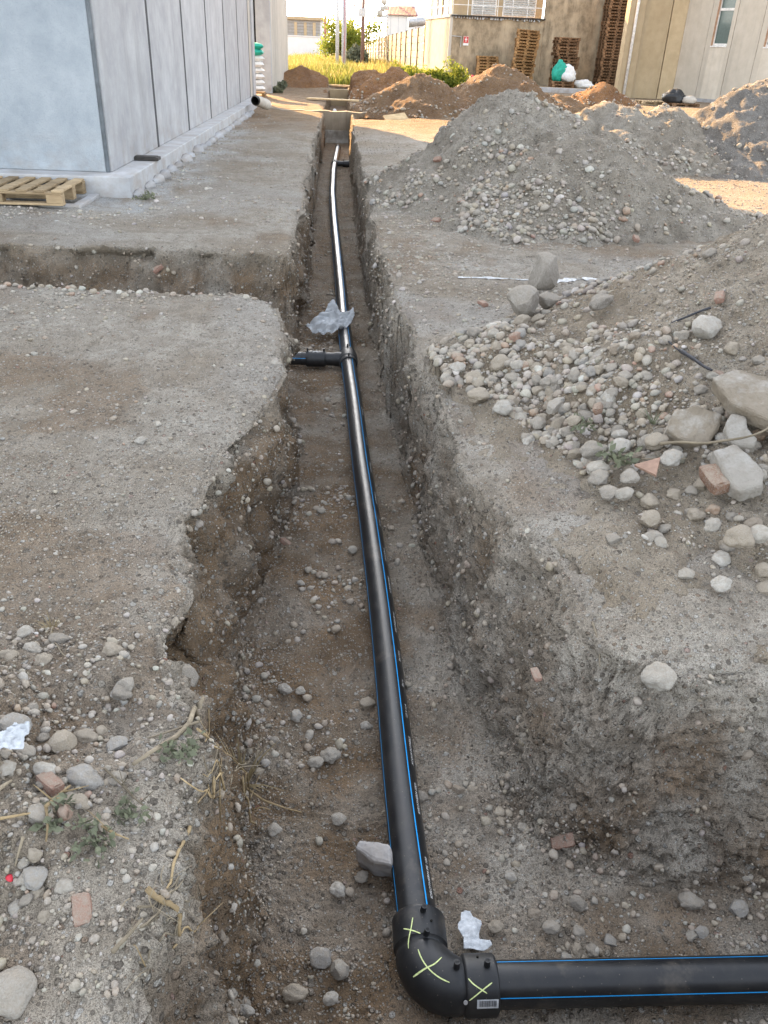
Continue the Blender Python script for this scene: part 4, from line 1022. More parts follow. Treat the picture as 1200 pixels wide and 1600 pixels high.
# ------------------------------------------------------------------ stones
def ico(sub):
    t = (1 + 5 ** .5) / 2
    V = [(-1, t, 0), (1, t, 0), (-1, -t, 0), (1, -t, 0), (0, -1, t), (0, 1, t), (0, -1, -t), (0, 1, -t), (t, 0, -1), (t, 0, 1), (-t, 0, -1), (-t, 0, 1)]
    Fs = [(0, 11, 5), (0, 5, 1), (0, 1, 7), (0, 7, 10), (0, 10, 11), (1, 5, 9), (5, 11, 4), (11, 10, 2), (10, 7, 6), (7, 1, 8), (3, 9, 4), (3, 4, 2), (3, 2, 6), (3, 6, 8), (3, 8, 9), (4, 9, 5), (2, 4, 11), (6, 2, 10), (8, 6, 7), (9, 8, 1)]
    V = [np.array(v) / np.linalg.norm(v) for v in V]
    for _ in range(sub):
        mid = {}; nf = []
        def mp(a, b):
            k = (min(a, b), max(a, b))
            if k not in mid: p = V[a] + V[b]; V.append(p / np.linalg.norm(p)); mid[k] = len(V) - 1
            return mid[k]
        for a, b, c in Fs: x, y, z = mp(a, b), mp(b, c), mp(c, a); nf += [(a, x, z), (b, y, x), (c, z, y), (x, y, z)]
        Fs = nf
    return np.array(V), np.array(Fs)
ICO = [ico(0), ico(1), ico(2), ico(3)]
def stone_shape(sub, seed, kind):
    V, Fs = ICO[sub]; r = np.random.default_rng(seed); D = V.copy()
    if kind == 'round':
        rr = 1 + .26 * vn(D + seed, 1.3, seed) + .09 * vn(D + seed, 3.1, seed + 1); P = D * rr[:, None] * np.array([1, r.uniform(.68, .92), r.uniform(.48, .72)])
    else:
        P = D * np.array([1, r.uniform(.65, .9), r.uniform(.5, .75)])
        for _ in range(11):
            n = r.normal(size=3); n /= np.linalg.norm(n); h = r.uniform(.42, .74); d = P @ n; P = P - np.clip(d - h, 0, None)[:, None] * n * .94
        P = P * (1 + .05 * vn(D + seed, 4, seed))[:, None]; P = P / np.abs(P[:, :2]).max()
    return P, Fs
TONES = {'pale': (.50, .48, .44), 'grey': (.31, .295, .275), 'dark grey': (.19, .185, .18), 'tan': (.36, .30, .225), 'brown': (.22, .16, .11), 'white': (.62, .61, .58), 'blue-grey': (.30, .32, .34), 'brick red': (.34, .14, .09), 'orange': (.40, .22, .12)}
TONES = {k: tuple(.56 * a + .44 * b for a, b in zip(v, (.30, .255, .195))) for k, v in TONES.items()}
KIND = [('round', 11), ('round', 23), ('round', 37), ('round', 41), ('round', 59), ('round', 67), ('sharp', 71), ('sharp', 83), ('sharp', 97), ('sharp', 103), ('sharp', 131), ('sharp', 149), ('sharp', 163)]
SH = {(i, sub): stone_shape(sub, KIND[i][1], KIND[i][0]) for i in range(len(KIND)) for sub in (0, 1, 2, 3)}
stone_me = {}
def stone_mesh(i):
    if i not in stone_me:
        P, Fs = SH[(i, 3)]; me = bpy.data.meshes.new('stone'); me.from_pydata(P.tolist(), [], [tuple(map(int, f)) for f in Fs])
        me.polygons.foreach_set('use_smooth', np.ones(len(me.polygons), bool)); me.materials.append(M['stone'])
        if KIND[i][0] == 'sharp':
            try: me.set_sharp_from_angle(angle=R_(28))
            except Exception: pass
        stone_me[i] = me
    return stone_me[i]
def frame_of(n, yaw):
    n = n / np.linalg.norm(n); a = np.array([math.cos(yaw), math.sin(yaw), 0]); a = a - n * (a @ n); a /= np.linalg.norm(a); b = np.cross(n, a); return np.column_stack([a, b, n])
NSTONE = [0]
def put_stone(name, p, n, yaw, r, i, col, label, cat='stone', group=None, sc=(1, 1, 1), sink=.35):
    o = bpy.data.objects.new(name, stone_mesh(i)); COL.objects.link(o)
    Rm = frame_of(np.array(n, float), yaw); zmax = abs(SH[(i, 3)][0][:, 2]).max() * r * sc[2]
    c = np.array(p) + Rm[:, 2] * zmax * (1 - 2 * sink)
    o.matrix_world = Matrix([list(Rm[k] * np.array(sc) * r) + [c[k]] for k in range(3)] + [[0, 0, 0, 1]])
    o.color = tuple(np.clip(np.array(col) * random.uniform(.88, 1.12), 0, 1)) + (1,)
    NSTONE[0] += 1
    return tag(o, label, cat, group)
def snormal(p, e=.04):
    z = surf([p[0] + e, p[0] - e, p[0], p[0]], [p[1], p[1], p[1] + e, p[1] - e]); n = np.array([-(z[0] - z[1]) / (2 * e), -(z[2] - z[3]) / (2 * e), 1]); n[:2] = np.clip(n[:2], -.9, .9); return n / np.linalg.norm(n)
# stones of the photograph one can point to: px, py, width px, tone, variant, label
NOTED = [
 (445, 1078, 22, 'white', 0, 'white oval pebble on the trench floor, left of a smaller twin'),
 (470, 1083, 16, 'pale', 1, 'pale small pebble just right of the white oval one in the trench'),
 (462, 1118, 20, 'white', 7, 'white angular chip on the trench floor below the two pale pebbles'),
 (516, 1183, 28, 'pale', 2, 'pale cobble in the trench, largest in its row'),
 (494, 1192, 22, 'pale', 3, 'pale rounded stone touching the left of the largest pale cobble'),
 (528, 1280, 26, 'pale', 8, 'pale broken stone left of the pipe, above the large block'),
 (529, 1391, 25, 'white', 4, 'white squarish stone below the large angular block'),
 (430, 1298, 23, 'pale', 1, 'round pale stone at the left foot of the trench'),
 (460, 1553, 36, 'tan', 0, 'smooth tan cobble at the bottom edge left of the elbow'),
 (500, 1496, 34, 'blue-grey', 9, 'blue-grey broken concrete chip near the elbow'),
 (531, 1514, 30, 'pale', 7, 'long pale stone just left of the elbow'),
 (517, 1563, 22, 'white', 3, 'white round stone near the bottom edge left of the elbow'),
 (566, 1372, 20, 'grey', 2, 'grey stone tucked beside the large angular block'),
 (572, 1100, 24, 'tan', 5, 'tan round stone touching the left side of the pipe'),
 (549, 861, 18, 'pale', 8, 'pale stone against the pipe, halfway up the trench'),
 (470, 913, 12, 'white', 0, 'tiny white pebble alone on the brown trench floor'),
 (797, 1371, 18, 'white', 4, 'white pebble at the foot of the right bank'),
 (1075, 1408, 36, 'grey', 0, 'grey cobble above the cross pipe, left of a bluish one'),
 (1148, 1417, 34, 'blue-grey', 8, 'bluish stone above the cross pipe near the right edge'),
 (774, 1450, 22, 'tan', 2, 'tan round stone beside the white paper scrap'),
 (860, 1450, 24, 'grey', 3, 'grey stone behind the cross pipe, middle of three'),
 (788, 634, 30, 'white', 4, 'cream white stone on the bare ground left of the rubble'),
 (847, 438, 46, 'grey', 7, 'grey concrete lump standing highest beside the white line'),
 (820, 476, 52, 'grey', 8, 'big grey boulder below the standing concrete lump'),
 (858, 466, 34, 'dark grey', 9, 'dark stone right of the big grey boulder'),
 (786, 565, 36, 'tan', 1, 'tan boulder at the left tip of the rubble'),
 (746, 613, 34, 'tan', 5, 'flat tan stone half sunk in the ground left of the rubble'),
 (816, 500, 26, 'tan', 2, 'tan cobble below the big grey boulder'),
 (940, 468, 36, 'dark grey', 0, 'smooth dark cobble on the upper edge of the rubble'),
 (1103, 506, 46, 'white', 9, 'white plastered lump on the rubble slope'),
 (1126, 908, 30, 'white', 4, 'round white stone on the ground, right of a paler flat one'),
 (1070, 894, 28, 'pale', 6, 'pale flat stone on the ground left of the round white one'),
 (1013, 806, 36, 'tan', 8, 'tan angular stone at the lower edge of the rubble'),
 (1032, 1047, 46, 'pale', 3, 'long pale stone half buried above the cross trench'),
 (1115, 818, 26, 'pale', 2, 'pale stone left of a large one near the right edge'),
 (1157, 835, 46, 'tan', 1, 'large tan stone near the right edge below the slabs'),
 (1188, 828, 40, 'pale', 0, 'pale oval stone at the right edge below the slabs'),
 (927, 698, 40, 'grey', 0, 'grey cobble left of the weed at the rubble foot'),
 (968, 694, 32, 'white', 4, 'cream stone standing above the green weed'),
 (932, 727, 32, 'pale', 5, 'pale elongated stone left of the green weed'),
 (937, 744, 30, 'grey', 2, 'grey stone just below the pale elongated one'),
 (950, 765, 32, 'grey', 8, 'pointed grey stone below the green weed'),
 (976, 768, 26, 'pale', 3, 'pale round stone right of the pointed grey stone'),
 (985, 742, 30, 'grey', 1, 'grey cobble right of the green weed'),
 (1050, 713, 32, 'white', 2, 'whitish cobble below the bent stick'),
 (1024, 685, 34, 'tan', 5, 'tan oblong stone above the bent stick'),
 (897, 655, 26, 'tan', 8, 'tan stone at the left foot of the rubble'),
 (866, 632, 28, 'pale', 6, 'pale angular stone at the left foot of the rubble'),
 (42, 986, 28, 'pale', 1, 'pale round stone by the dry tuft on the left'),
 (68, 1030, 28, 'tan', 2, 'cream stone below the dry tuft on the left'),
 (50, 1010, 28, 'pale', 0, 'pale stone between the dry tuft and the left edge'),
 (14, 1022, 26, 'tan', 3, 'tan round stone at the left edge'),
 (14, 1128, 58, 'blue-grey', 8, 'big bluish boulder at the left edge above the white tissue'),
 (130, 1208, 54, 'blue-grey', 0, 'large smooth bluish cobble in the left rubble'),
 (116, 1250, 40, 'tan', 5, 'upright cream and tan stone below the bluish cobble'),
 (95, 1155, 44, 'tan', 7, 'tan angular stone above the bluish cobble'),
 (70, 1200, 32, 'white', 3, 'white stone right of the white tissue'),
 (183, 1214, 26, 'grey', 2, 'grey stone right of the large bluish cobble'),
 (22, 1540, 78, 'grey', 1, 'biggest grey boulder in the lower left corner'),
 (287, 1052, 40, 'dark grey', 9, 'dark lump perched on the left trench rim'),
 (310, 1102, 38, 'grey', 7, 'grey lump on the trench rim below the dark one'),
 (88, 864, 18, 'white', 0, 'white pebble on the left ground above the gravel patch'),
 (220, 687, 16, 'white', 2, 'small white pebble on bare ground near the dark stain'),
 (104, 1380, 30, 'pale', 4, 'pale stone in the lower left soil above the brick fragment'),
 (60, 1265, 40, 'grey', 5, 'grey flat stone in the left rubble beside the dry stalks'),
 (430, 567, 18, 'pale', 0, 'pale pebble under the branch pipe coupler'),
 (110, 1245, 22, 'grey', 4, 'small grey stone hidden between tan stones on the left'),
]
for (px, py, wpx, tone, i, lab) in NOTED:
    p = hit(px, py + wpx * .25); r = wpx * depth_of(p) / F / 2 * 1.05; n = snormal(p)
    if p[2] < -.3: p[2] = FLOOR + .012; n = np.array([0, 0, 1.])
    yaw = random.uniform(-.6, .6); zs = 1.0; sk = .28
    if lab.startswith('grey concrete lump'): zs, sk, n = 1.8, .12, np.array([0, 0, 1.])
    if lab.startswith('big grey boulder'): zs, sk = 1.4, .15
    if lab.startswith('large angular grey'): zs, sk, yaw, r = 1.15, .2, .9, r * 1.12
    put_stone('stone', p, n, yaw, r, i, TONES[tone], lab, sc=(1, 1, zs), sink=sk)
# brick fragments
BR = [(128, 1418, 46, 'pink-red brick fragment in the lower left soil'), (78, 1222, 40, 'weathered brick fragment beside the white tissue'), (1125, 463, 22, 'small red brick fragment high on the rubble slope'),
      (1116, 745, 48, 'rust-brown brick half under the lower slab'), (838, 1052, 20, 'red brick fragment embedded in the right bank'), (682, 344, 14, 'dark red stone at the left foot of the large gravel heap'),
      (684, 248, 12, 'upper red brick bit on the large gravel heap'), (775, 300, 14, 'red brick bit on the middle of the large gravel heap'), (735, 363, 20, 'orange brick pair at the foot of the large gravel heap'), (754, 474, 16, 'orange brick bit left of the boulders'),
      (446, 847, 18, 'flat red brick chip on the trench floor'), (935, 637, 22, 'rusty brown brick bit in the rubble cobbles'), (95, 448, 18, 'pink brick bit beside the side trench'), (248, 418, 16, 'red brick end in the side trench bank'), (58, 1075, 14, 'orange brick bit in the left rubble'), (880, 1308, 34, 'round reddish lump at the foot of the right bank'), (993, 372, 14, 'red bit at the right foot of the large gravel heap')]
def brick_mesh():
    V, Fs = ICO[2]; P = V.copy(); P = np.sign(P) * np.abs(P) ** .35; P = P / np.abs(P).max() * np.array([1, .6, .42]); P = P * (1 + .10 * vn(V, 2.2, 9))[:, None]
    me = bpy.data.meshes.new('brick_fragment'); me.from_pydata(P.tolist(), [], [tuple(map(int, f)) for f in Fs]); me.materials.append(M['stone']); me.set_sharp_from_angle(angle=R_(30)); return me
bme = brick_mesh()
for px, py, wpx, lab in BR:
    p = hit(px, py + wpx * .15); r = wpx * depth_of(p) / F / 2 * 1.1; n = snormal(p)
    o = bpy.data.objects.new('brick_fragment', bme); COL.objects.link(o); Rm = frame_of(n + np.array([.2 * random.uniform(-1, 1), .2 * random.uniform(-1, 1), 0]), random.uniform(0, 3)); c = p + Rm[:, 2] * r * .2
    o.matrix_world = Matrix([list(Rm[k] * r) + [c[k]] for k in range(3)] + [[0, 0, 0, 1]]); o.color = ((.22, .115, .07, 1) if 'rust' in lab else (.32, .165, .115, 1)); tag(o, lab, 'brick')

# broken slabs on the rubble
CHIP = bpy.data.textures.new('chips', 'CLOUDS'); CHIP.noise_scale = .06; CHIP.noise_depth = 3
def slab_px(poly, cpx, nrm, lift, th, mat, label):
    c = hit(*cpx); c = c + np.array([0, 0, lift]); nrm = np.array(nrm, float); nrm /= np.linalg.norm(nrm)
    top = []
    for a, b in poly:
        d = ray(a, b); tt = ((c - CAM) @ nrm) / (d @ nrm); top.append(CAM + d * tt)
    top = np.array(top); n = len(top); jit = np.array([[random.uniform(-1, 1) for _ in range(3)] for _ in range(n)]) * .012
    V = np.concatenate([top - nrm * th + jit, top]); Fs = [tuple(range(n - 1, -1, -1)), tuple(range(n, 2 * n))] + [(i, (i + 1) % n, n + (i + 1) % n, n + i) for i in range(n)]
    if np.cross(top[1] - top[0], top[2] - top[1]) @ nrm < 0: Fs = [f[::-1] for f in Fs]
    o = mesh_np('broken_slab', V, Fs, mat, False, None, tuple(c)); b = o.modifiers.new('bevel', 'BEVEL'); b.width = .012; b.segments = 2
    tri = o.modifiers.new('tri', 'TRIANGULATE'); sb = o.modifiers.new('sub', 'SUBSURF'); sb.subdivision_type = 'SIMPLE'; sb.levels = sb.render_levels = 4
    dp = o.modifiers.new('rough', 'DISPLACE'); dp.texture = CHIP; dp.strength = .016; dp.mid_level = .5; dp.texture_coords = 'GLOBAL'
    return tag(o, label, 'slab')
slab_px([(1112, 590), (1146, 575), (1200, 586), (1285, 640), (1285, 705), (1196, 652), (1140, 628)], (1185, 625), (-.22, -.30, .93), .09, .085, M['slab'], 'long tilted concrete slab with pale plaster edge at the right edge')
slab_px([(1042, 668), (1054, 642), (1085, 631), (1130, 648), (1126, 666), (1110, 690), (1086, 694), (1060, 685)], (1085, 665), (-.2, -.62, .76), .05, .13, M['slab'], 'blunt grey-brown concrete block half buried left of the slabs')
slab_px([(1132, 662), (1143, 645), (1165, 650), (1170, 668), (1186, 684), (1178, 697), (1152, 696), (1138, 688)], (1160, 675), (-.3, -.5, .8), .06, .06, M['slab_white'], 'small pale-smeared slab between the two longer slabs')
slab_px([(1113, 704), (1150, 690), (1196, 734), (1192, 757), (1156, 768), (1142, 757)], (1155, 730), (-.28, -.42, .86), .07, .07, M['slab_white'], 'lower slab with white plaster streaks pointing to the ground')
slab_px([(914, 570), (925, 552), (952, 531), (960, 537), (950, 556), (930, 575)], (940, 552), (-.3, -.6, .75), .03, .07, M['slab'], 'narrow soil-covered slab lying in the rubble middle')
slab_px([(792, 252), (800, 240), (815, 230), (818, 236), (806, 247)], (806, 241), (-.1, -.6, .75), .03, .05, M['slab_white'], 'pale long chip on the face of the large gravel heap')
slab_px([(552, 1324), (562, 1311), (611, 1317), (613, 1352), (584, 1345)], (583, 1352), (-.1, -.28, .95), .15, .22, M['conc_side'], 'large angular grey block lodged under the left side of the pipe')
# terracotta triangle
p = hit(1017, 738); n = snormal(p); Rm = frame_of(n, 0.0)
tri = [(-.055, .04), (.055, .045), (.005, -.06)]; V = [p + Rm @ np.array([a, b, h]) for h in (.018, .03) for a, b in tri]
tag(mesh_np('tile_shard', np.array(V), [(0, 2, 1), (3, 4, 5), (0, 1, 4, 3), (1, 2, 5, 4), (2, 0, 3, 5)], M['terracotta'], False, None, tuple(p)), 'triangular terracotta shard on the rubble below the stick', 'shard')

# ------------------------------------------------------------------ scattered gravel
cand = []
def pick(key, n, weight):
    P, N, A, a_, b_ = SURF[key]; wgt = A * weight(P, N, a_, b_); tot = wgt.sum()
    if tot <= 0: return None
    k = rng.choice(len(P), size=n, p=wgt / tot); return P[k], N[k]
def zone(key, n, weight, smin, smax, tones, reg, pw=2.2, embed=.42):
    q = pick(key, n, weight)
    if q is None: return
    P, N = q; u = rng.random(len(P)); s_ = (smin ** (1 - pw) + u * (smax ** (1 - pw) - smin ** (1 - pw))) ** (1 / (1 - pw))
    P = P + (rng.random(P.shape) - .5) * .02 * np.array([1, 1, 0]); X, Y, D = project(P); pxs = s_ * F / np.maximum(D, .1)
    tn = rng.choice(len(tones), size=len(P)); ok = (pxs > 2.2) & (D > .3) & (X > -250) & (X < 1450) & (Y > -100) & (Y < 1900)
    # keep clear of the pipes
    mx = np.interp(P[:, 1], MAIN.P[:, 1], MAIN.P[:, 0]); low = P[:, 2] < -.5
    ok &= ~(low & (np.abs(P[:, 0] - mx) < RP * .75 + s_ * .5) & (P[:, 1] > 1.25) & (P[:, 1] < 22))
    ok &= ~(low & (np.abs(P[:, 1] - 1.315) < .07 + s_ * .5) & (P[:, 0] > .15))
    ok &= ~(low & (np.hypot(P[:, 0] - .30, P[:, 1] - 1.36) < .13 + s_ * .5))
    ok &= ~((P[:, 0] < -2.36 + s_) & (P[:, 1] > 9.2))
    for i in np.nonzero(ok)[0]: cand.append((pxs[i], P[i], N[i], s_[i], tones[tn[i]], reg, embed))
T_MIX = ['grey', 'grey', 'tan', 'pale', 'tan', 'tan', 'dark grey', 'brown', 'blue-grey', 'grey', 'grey', 'tan', 'pale', 'grey', 'white']
T_DUST = ['tan', 'grey', 'tan', 'brown', 'grey', 'dark grey', 'tan', 'pale', 'brown']
T_RED = T_MIX * 4 + ['brick red', 'orange']
G_ = lambda y0, y1: (lambda y: sstep(y0 - .2, y0 + .2, y) * sstep(y1 + .5, y1 - .5, y))
def clump(P, sc, seed): return np.clip(.35 + 1.3 * vn(P, sc, seed), .05, 2)
inT = lambda a, b: (b < .06)
zone('ground', 6500, lambda P, N, a, b: (b < .03) * sstep(14, 3, P[:, 1]) * clump(P, 2.6, 1) * np.where(P[:, 0] < .2, 1, .45) * (P[:, 1] > 1), .012, .055, T_MIX + T_DUST, 'floor')
zone('ground', 16000, lambda P, N, a, b: (b < .05) * sstep(7, 2, P[:, 1]) * clump(P, 3, 2) * (P[:, 1] > 1), .006, .014, T_DUST + ['brown', 'brown'], 'floor', 1.5)
zone('ground', 3400, lambda P, N, a, b: (a < .02) * clump(P, 3.5, 14) * (b > .03) * sstep(11, 2, P[:, 1]) * (P[:, 1] > 1), .010, .045, T_DUST + ['brown', 'grey'], 'bank', 2.4, .58)
zone('ground', 9000, lambda P, N, a, b: (a > .02) * sstep(13, 4, P[:, 1]) * clump(P, 1.6, 3) * (P[:, 1] > .9) * (P[:, 0] > -8) * (P[:, 0] < 6), .008, .030, T_RED, 'flat', 2.6)
zone('ground', 26000, lambda P, N, a, b: (a > .02) * sstep(6, 2, P[:, 1]) * clump(P, 2.2, 4) * (P[:, 1] > .9) * (np.abs(P[:, 0]) < 4), .005, .012, T_DUST, 'flat', 1.6)
zone('ground', 900, lambda P, N, a, b: (a > .0) * (P[:, 0] < -.5) * (P[:, 0] > -2) * sstep(2.15, 1.85, P[:, 1] + .4 * (P[:, 0] + 1)) * (P[:, 1] > .9) * sstep(-.45, -.85, P[:, 0]), .018, .065, T_RED, 'left rubble', 1.8, .38)
zone('ground', 2200, lambda P, N, a, b: (a > .0) * (P[:, 0] < -.3) * (P[:, 0] > -2) * sstep(2.4, 1.8, P[:, 1]) * (P[:, 1] > .9), .008, .024, T_RED, 'left rubble', 1.8, .38)
zone('ground', 4500, lambda P, N, a, b: (a > .05) * (P[:, 0] < -.8) * (P[:, 0] > -6) * sstep(8, 9, P[:, 1]) * sstep(26, 14, P[:, 1]) * sstep(-.8, -2.2, P[:, 0]), .015, .07, ['pale', 'white', 'grey', 'pale', 'blue-grey'], 'plinth', 2.2)
zone('ground', 500, lambda P, N, a, b: (a > .01) * (a < .28) * (P[:, 0] < -.6) * (P[:, 1] > 5.7) * (P[:, 1] < 6.2), .02, .07, T_RED, 'side trench', 1.8, .3)
zone('ground', 420, lambda P, N, a, b: (a > .05) * sstep(1.5, .8, P[:, 0]) * (P[:, 0] > .4) * sstep(5, 7, P[:, 1]) * sstep(14, 10, P[:, 1]), .015, .06, T_RED, 'flat', 2.2)
zone('ground', 16000, lambda P, N, a, b: (a > .03) * sstep(3, 6, P[:, 1]) * sstep(24, 12, P[:, 1]) * clump(P, 1.1, 31) * (P[:, 0] > -7) * (P[:, 0] < 7), .014, .045, T_DUST + ['pale', 'grey', 'pale'], 'flat', 2.0)
zone('ground', 5000, lambda P, N, a, b: (a < .03) * sstep(4, 7, P[:, 1]) * sstep(25, 12, P[:, 1]) * (P[:, 0] > -5), .014, .05, T_DUST + ['brown'], 'bank', 2.0, .45)
foot = lambda lo, hi: (lambda P, N, a, b: sstep(hi, lo, a))
zone('rubble', 4200, lambda P, N, a, b: (.25 + 1.2 * sstep(.55, .15, a)) * clump(P, 1.5, 6) * sstep(7.4, 6.4, P[:, 1]), .020, .085, T_RED, 'rubble', 2.2, .36)
zone('rubble', 11000, lambda P, N, a, b: clump(P, 2, 7), .009, .022, T_RED, 'rubble', 1.8, .3)
zone('rubble', 300, lambda P, N, a, b: sstep(.42, .1, a) * (P[:, 0] < 2.6), .045, .10, T_RED, 'rubble', 2.4, .36)
zone('grey', 3600, lambda P, N, a, b: (.55 + .8 * sstep(.45, .05, a)) * clump(P, 1.2, 8), .025, .10, T_RED + ['grey', 'blue-grey'], 'grey heap', 2.3, .3)
zone('grey', 3500, lambda P, N, a, b: np.ones(len(P)), .015, .03, T_MIX, 'grey heap', 1.8, .3)
zone('twin', 1200, lambda P, N, a, b: (.3 + sstep(.5, .05, a)), .03, .12, T_RED, 'twin heap', 2.3, .3)
zone('dark', 1200, lambda P, N, a, b: (.3 + sstep(.5, .05, a)), .03, .12, T_MIX + ['dark grey'], 'dark heap', 2.3, .3)
for k in ('brown_front', 'brown_tall', 'brown_mid', 'orange'):
    zone(k, 260, lambda P, N, a, b: (.2 + sstep(.4, .0, a)), .05, .16, ['brown', 'tan', 'brown', 'orange', 'grey'], 'earth heap', 2.3, .35)
cand.sort(key=lambda c: -c[0])
WHERE = {'floor': 'on the trench floor', 'bank': 'stuck in the cut trench bank', 'flat': 'on the bare compacted ground', 'left rubble': 'in the rubble at the lower left', 'plinth': 'among the debris along the hall plinth',
         'side trench': 'on the near lip of the side trench', 'rubble': 'in the rubble heap at the right', 'grey heap': 'on the large two-peaked gravel heap', 'twin heap': 'on the smaller twin-humped gravel heap', 'dark heap': 'on the dark heap at the right edge', 'earth heap': 'on a brown earth heap'}
LM = [(645, 1500, 'elbow'), (583, 1350, 'large angular block'), (735, 1455, 'paper scrap'), (1000, 1515, 'cross pipe'), (543, 558, 'tee'), (515, 508, 'plastic sheet'), (1017, 735, 'terracotta shard'), (1155, 730, 'lower slab'), (1175, 620, 'long tilted slab'),
      (1085, 665, 'blunt concrete block'), (1103, 506, 'white plastered lump'), (847, 438, 'standing concrete lump'), (786, 565, 'tan boulder'), (788, 634, 'cream white stone'), (960, 715, 'green leafy weed'), (940, 552, 'narrow soil-covered slab'), (22, 1188, 'white tissue'), (130, 1208, 'smooth bluish cobble'), (270, 1170, 'straight greenish stick'),
      (128, 1418, 'pink-red brick fragment'), (22, 1540, 'biggest grey boulder'), (285, 1052, 'dark rim lump'), (50, 990, 'dry tuft'), (278, 1480, 'thick yellowish root'), (1126, 908, 'round white stone'), (806, 241, 'pale long chip'), (735, 363, 'orange brick pair'), (993, 372, 'red bit'), (1032, 1047, 'long half-buried stone'), (380, 1225, 'dry grass tuft'), (462, 1118, 'white angular chip'), (1050, 713, 'whitish cobble'), (1015, 805, 'tan angular stone'), (1157, 835, 'large tan stone')]
SEEN = {}
def stone_label(size, sh, tone, reg, P):
    X, Y, D = project(P); best = min(LM, key=lambda q: (q[0] - X) ** 2 + (q[1] - Y) ** 2); dx, dy = X - best[0], Y - best[1]
    dist = math.hypot(dx, dy); rel = ('just ' if dist < 35 else '') + ('right of' if dx > 0 and abs(dx) > abs(dy) else 'left of' if abs(dx) > abs(dy) else 'below' if dy > 0 else 'above')
    return f'{size} {sh} {tone} stone {SHORT[reg]}, {rel} the {best[2]}'
SHORT = {'floor': 'on the trench floor', 'bank': 'in the trench bank', 'flat': 'on bare ground', 'left rubble': 'in the left rubble', 'plinth': 'by the hall plinth', 'side trench': 'by the side trench', 'rubble': 'in the right rubble', 'grey heap': 'on the gravel heap', 'twin heap': 'on the twin heap', 'dark heap': 'on the dark heap', 'earth heap': 'on an earth heap'}
def vis(c):
    X, Y, D = project(c[1]); return 0 < X < 1200 and 0 < Y < 1600
nind = 0; rest = []
LIM = 300 - len(NOTED) - 2
for c in cand:
    pxs, P, N, s_, tone, reg, emb = c
    if nind < LIM and vis(c):
        size = 'larger' if pxs > 34 else ('medium' if pxs > 24 else 'small'); i = int(rng.integers(len(KIND))); sh = 'rounded' if KIND[i][0] == 'round' else 'angular'
        put_stone('stone', P, N + np.array([0, 0, .4]), rng.random() * 6.28, s_ / 2, i, TONES[tone], stone_label(size, sh, tone, reg, P), group=f'loose stones {WHERE[reg]}', sink=emb); nind += 1
    else: rest.append(c)
def merge(items, sub, name, label):
    Vs, Fs, Cs = [], [], []; off = 0
    for c in items:
        i = int(rng.integers(len(KIND))); P, f = SH[(i, sub)]; Rm = frame_of(c[2] + np.array([0, 0, .4]) + rng.normal(size=3) * .15, rng.random() * 6.28); r = c[3] / 2
        sc = r * np.array([1, 1, 1.0]); zc = abs(P[:, 2]).max() * r; Q = (P * sc) @ Rm.T + c[1] + Rm[:, 2] * zc * (1 - 2 * c[6])
        Vs.append(Q); Fs.append(f + off); off += len(P); col = np.clip(np.array(TONES[c[4]]) * rng.uniform(.8, 1.15) * rng.uniform(.95, 1.05, 3), 0, 1); Cs.append(np.repeat(col[None], len(P), 0))
    V = np.concatenate(Vs); o = mesh_np(name, V, np.concatenate(Fs), M['stones'], True)
    C = np.concatenate([np.concatenate(Cs), np.ones((len(V), 1))], 1).astype(np.float32)
    ca = o.data.color_attributes.new('tone', 'FLOAT_COLOR', 'POINT'); ca.data.foreach_set('color', C.ravel()); tag(o, label, None, None, 'stuff')
big = [c for c in rest if c[0] > 14]; mid_ = [c for c in rest if 6.5 < c[0] <= 14]; sml = [c for c in rest if c[0] <= 6.5]
merge(big + mid_, 2 if len(big + mid_) < 3500 else 1, 'cobbles', 'loose cobbles and stones strewn over ground, heaps and trench')
merge(sml, 0 if len(sml) > 20000 else 1, 'gravel', 'fine gravel and pebbles strewn over the ground')
print('STONES', nind, len(big), len(mid_), len(sml))

# ------------------------------------------------------------------ chalk line on the ground
def chalk_line():
    a = atz(715, 437, 0); b = atz(1000, 437, 0); n = 260; u = np.linspace(0, 1, n); X = a[0] + (b[0] - a[0]) * u; Y = a[1] + (b[1] - a[1]) * u; P0 = np.stack([X, Y, 0 * X], 1)
    Pg, Ng, Ag, drg, _ = SURF['ground']; box = (Pg[:, 0] > a[0] - .2) & (Pg[:, 0] < b[0] + .2) & (np.abs(Pg[:, 1] - a[1]) < .35); Q = Pg[box]
    wd = .075 * np.clip(.55 + .8 * vn(P0, 14, 3) + .3 * vn(P0, 45, 4), .0, 1.5) * (.25 + .75 * sstep(.4, .6, u)); V = []
    for i in range(n):
        for k in (-1, -.4, .4, 1):
            y = Y[i] + wd[i] * k; d = (Q[:, 0] - X[i]) ** 2 + (Q[:, 1] - y) ** 2; z = Q[np.argsort(d)[:6], 2].max(); V.append((X[i], y, z + (.006 if abs(k) < 1 else .001)))
    o = mesh_np('lime_line', np.array(V), grid_faces(n, 4)[:, ::-1], M['lime'], True, None, ((a[0] + b[0]) / 2, a[1], 0)); tag(o, 'white lime marking line across the bare ground behind the boulders', 'marking')
chalk_line()

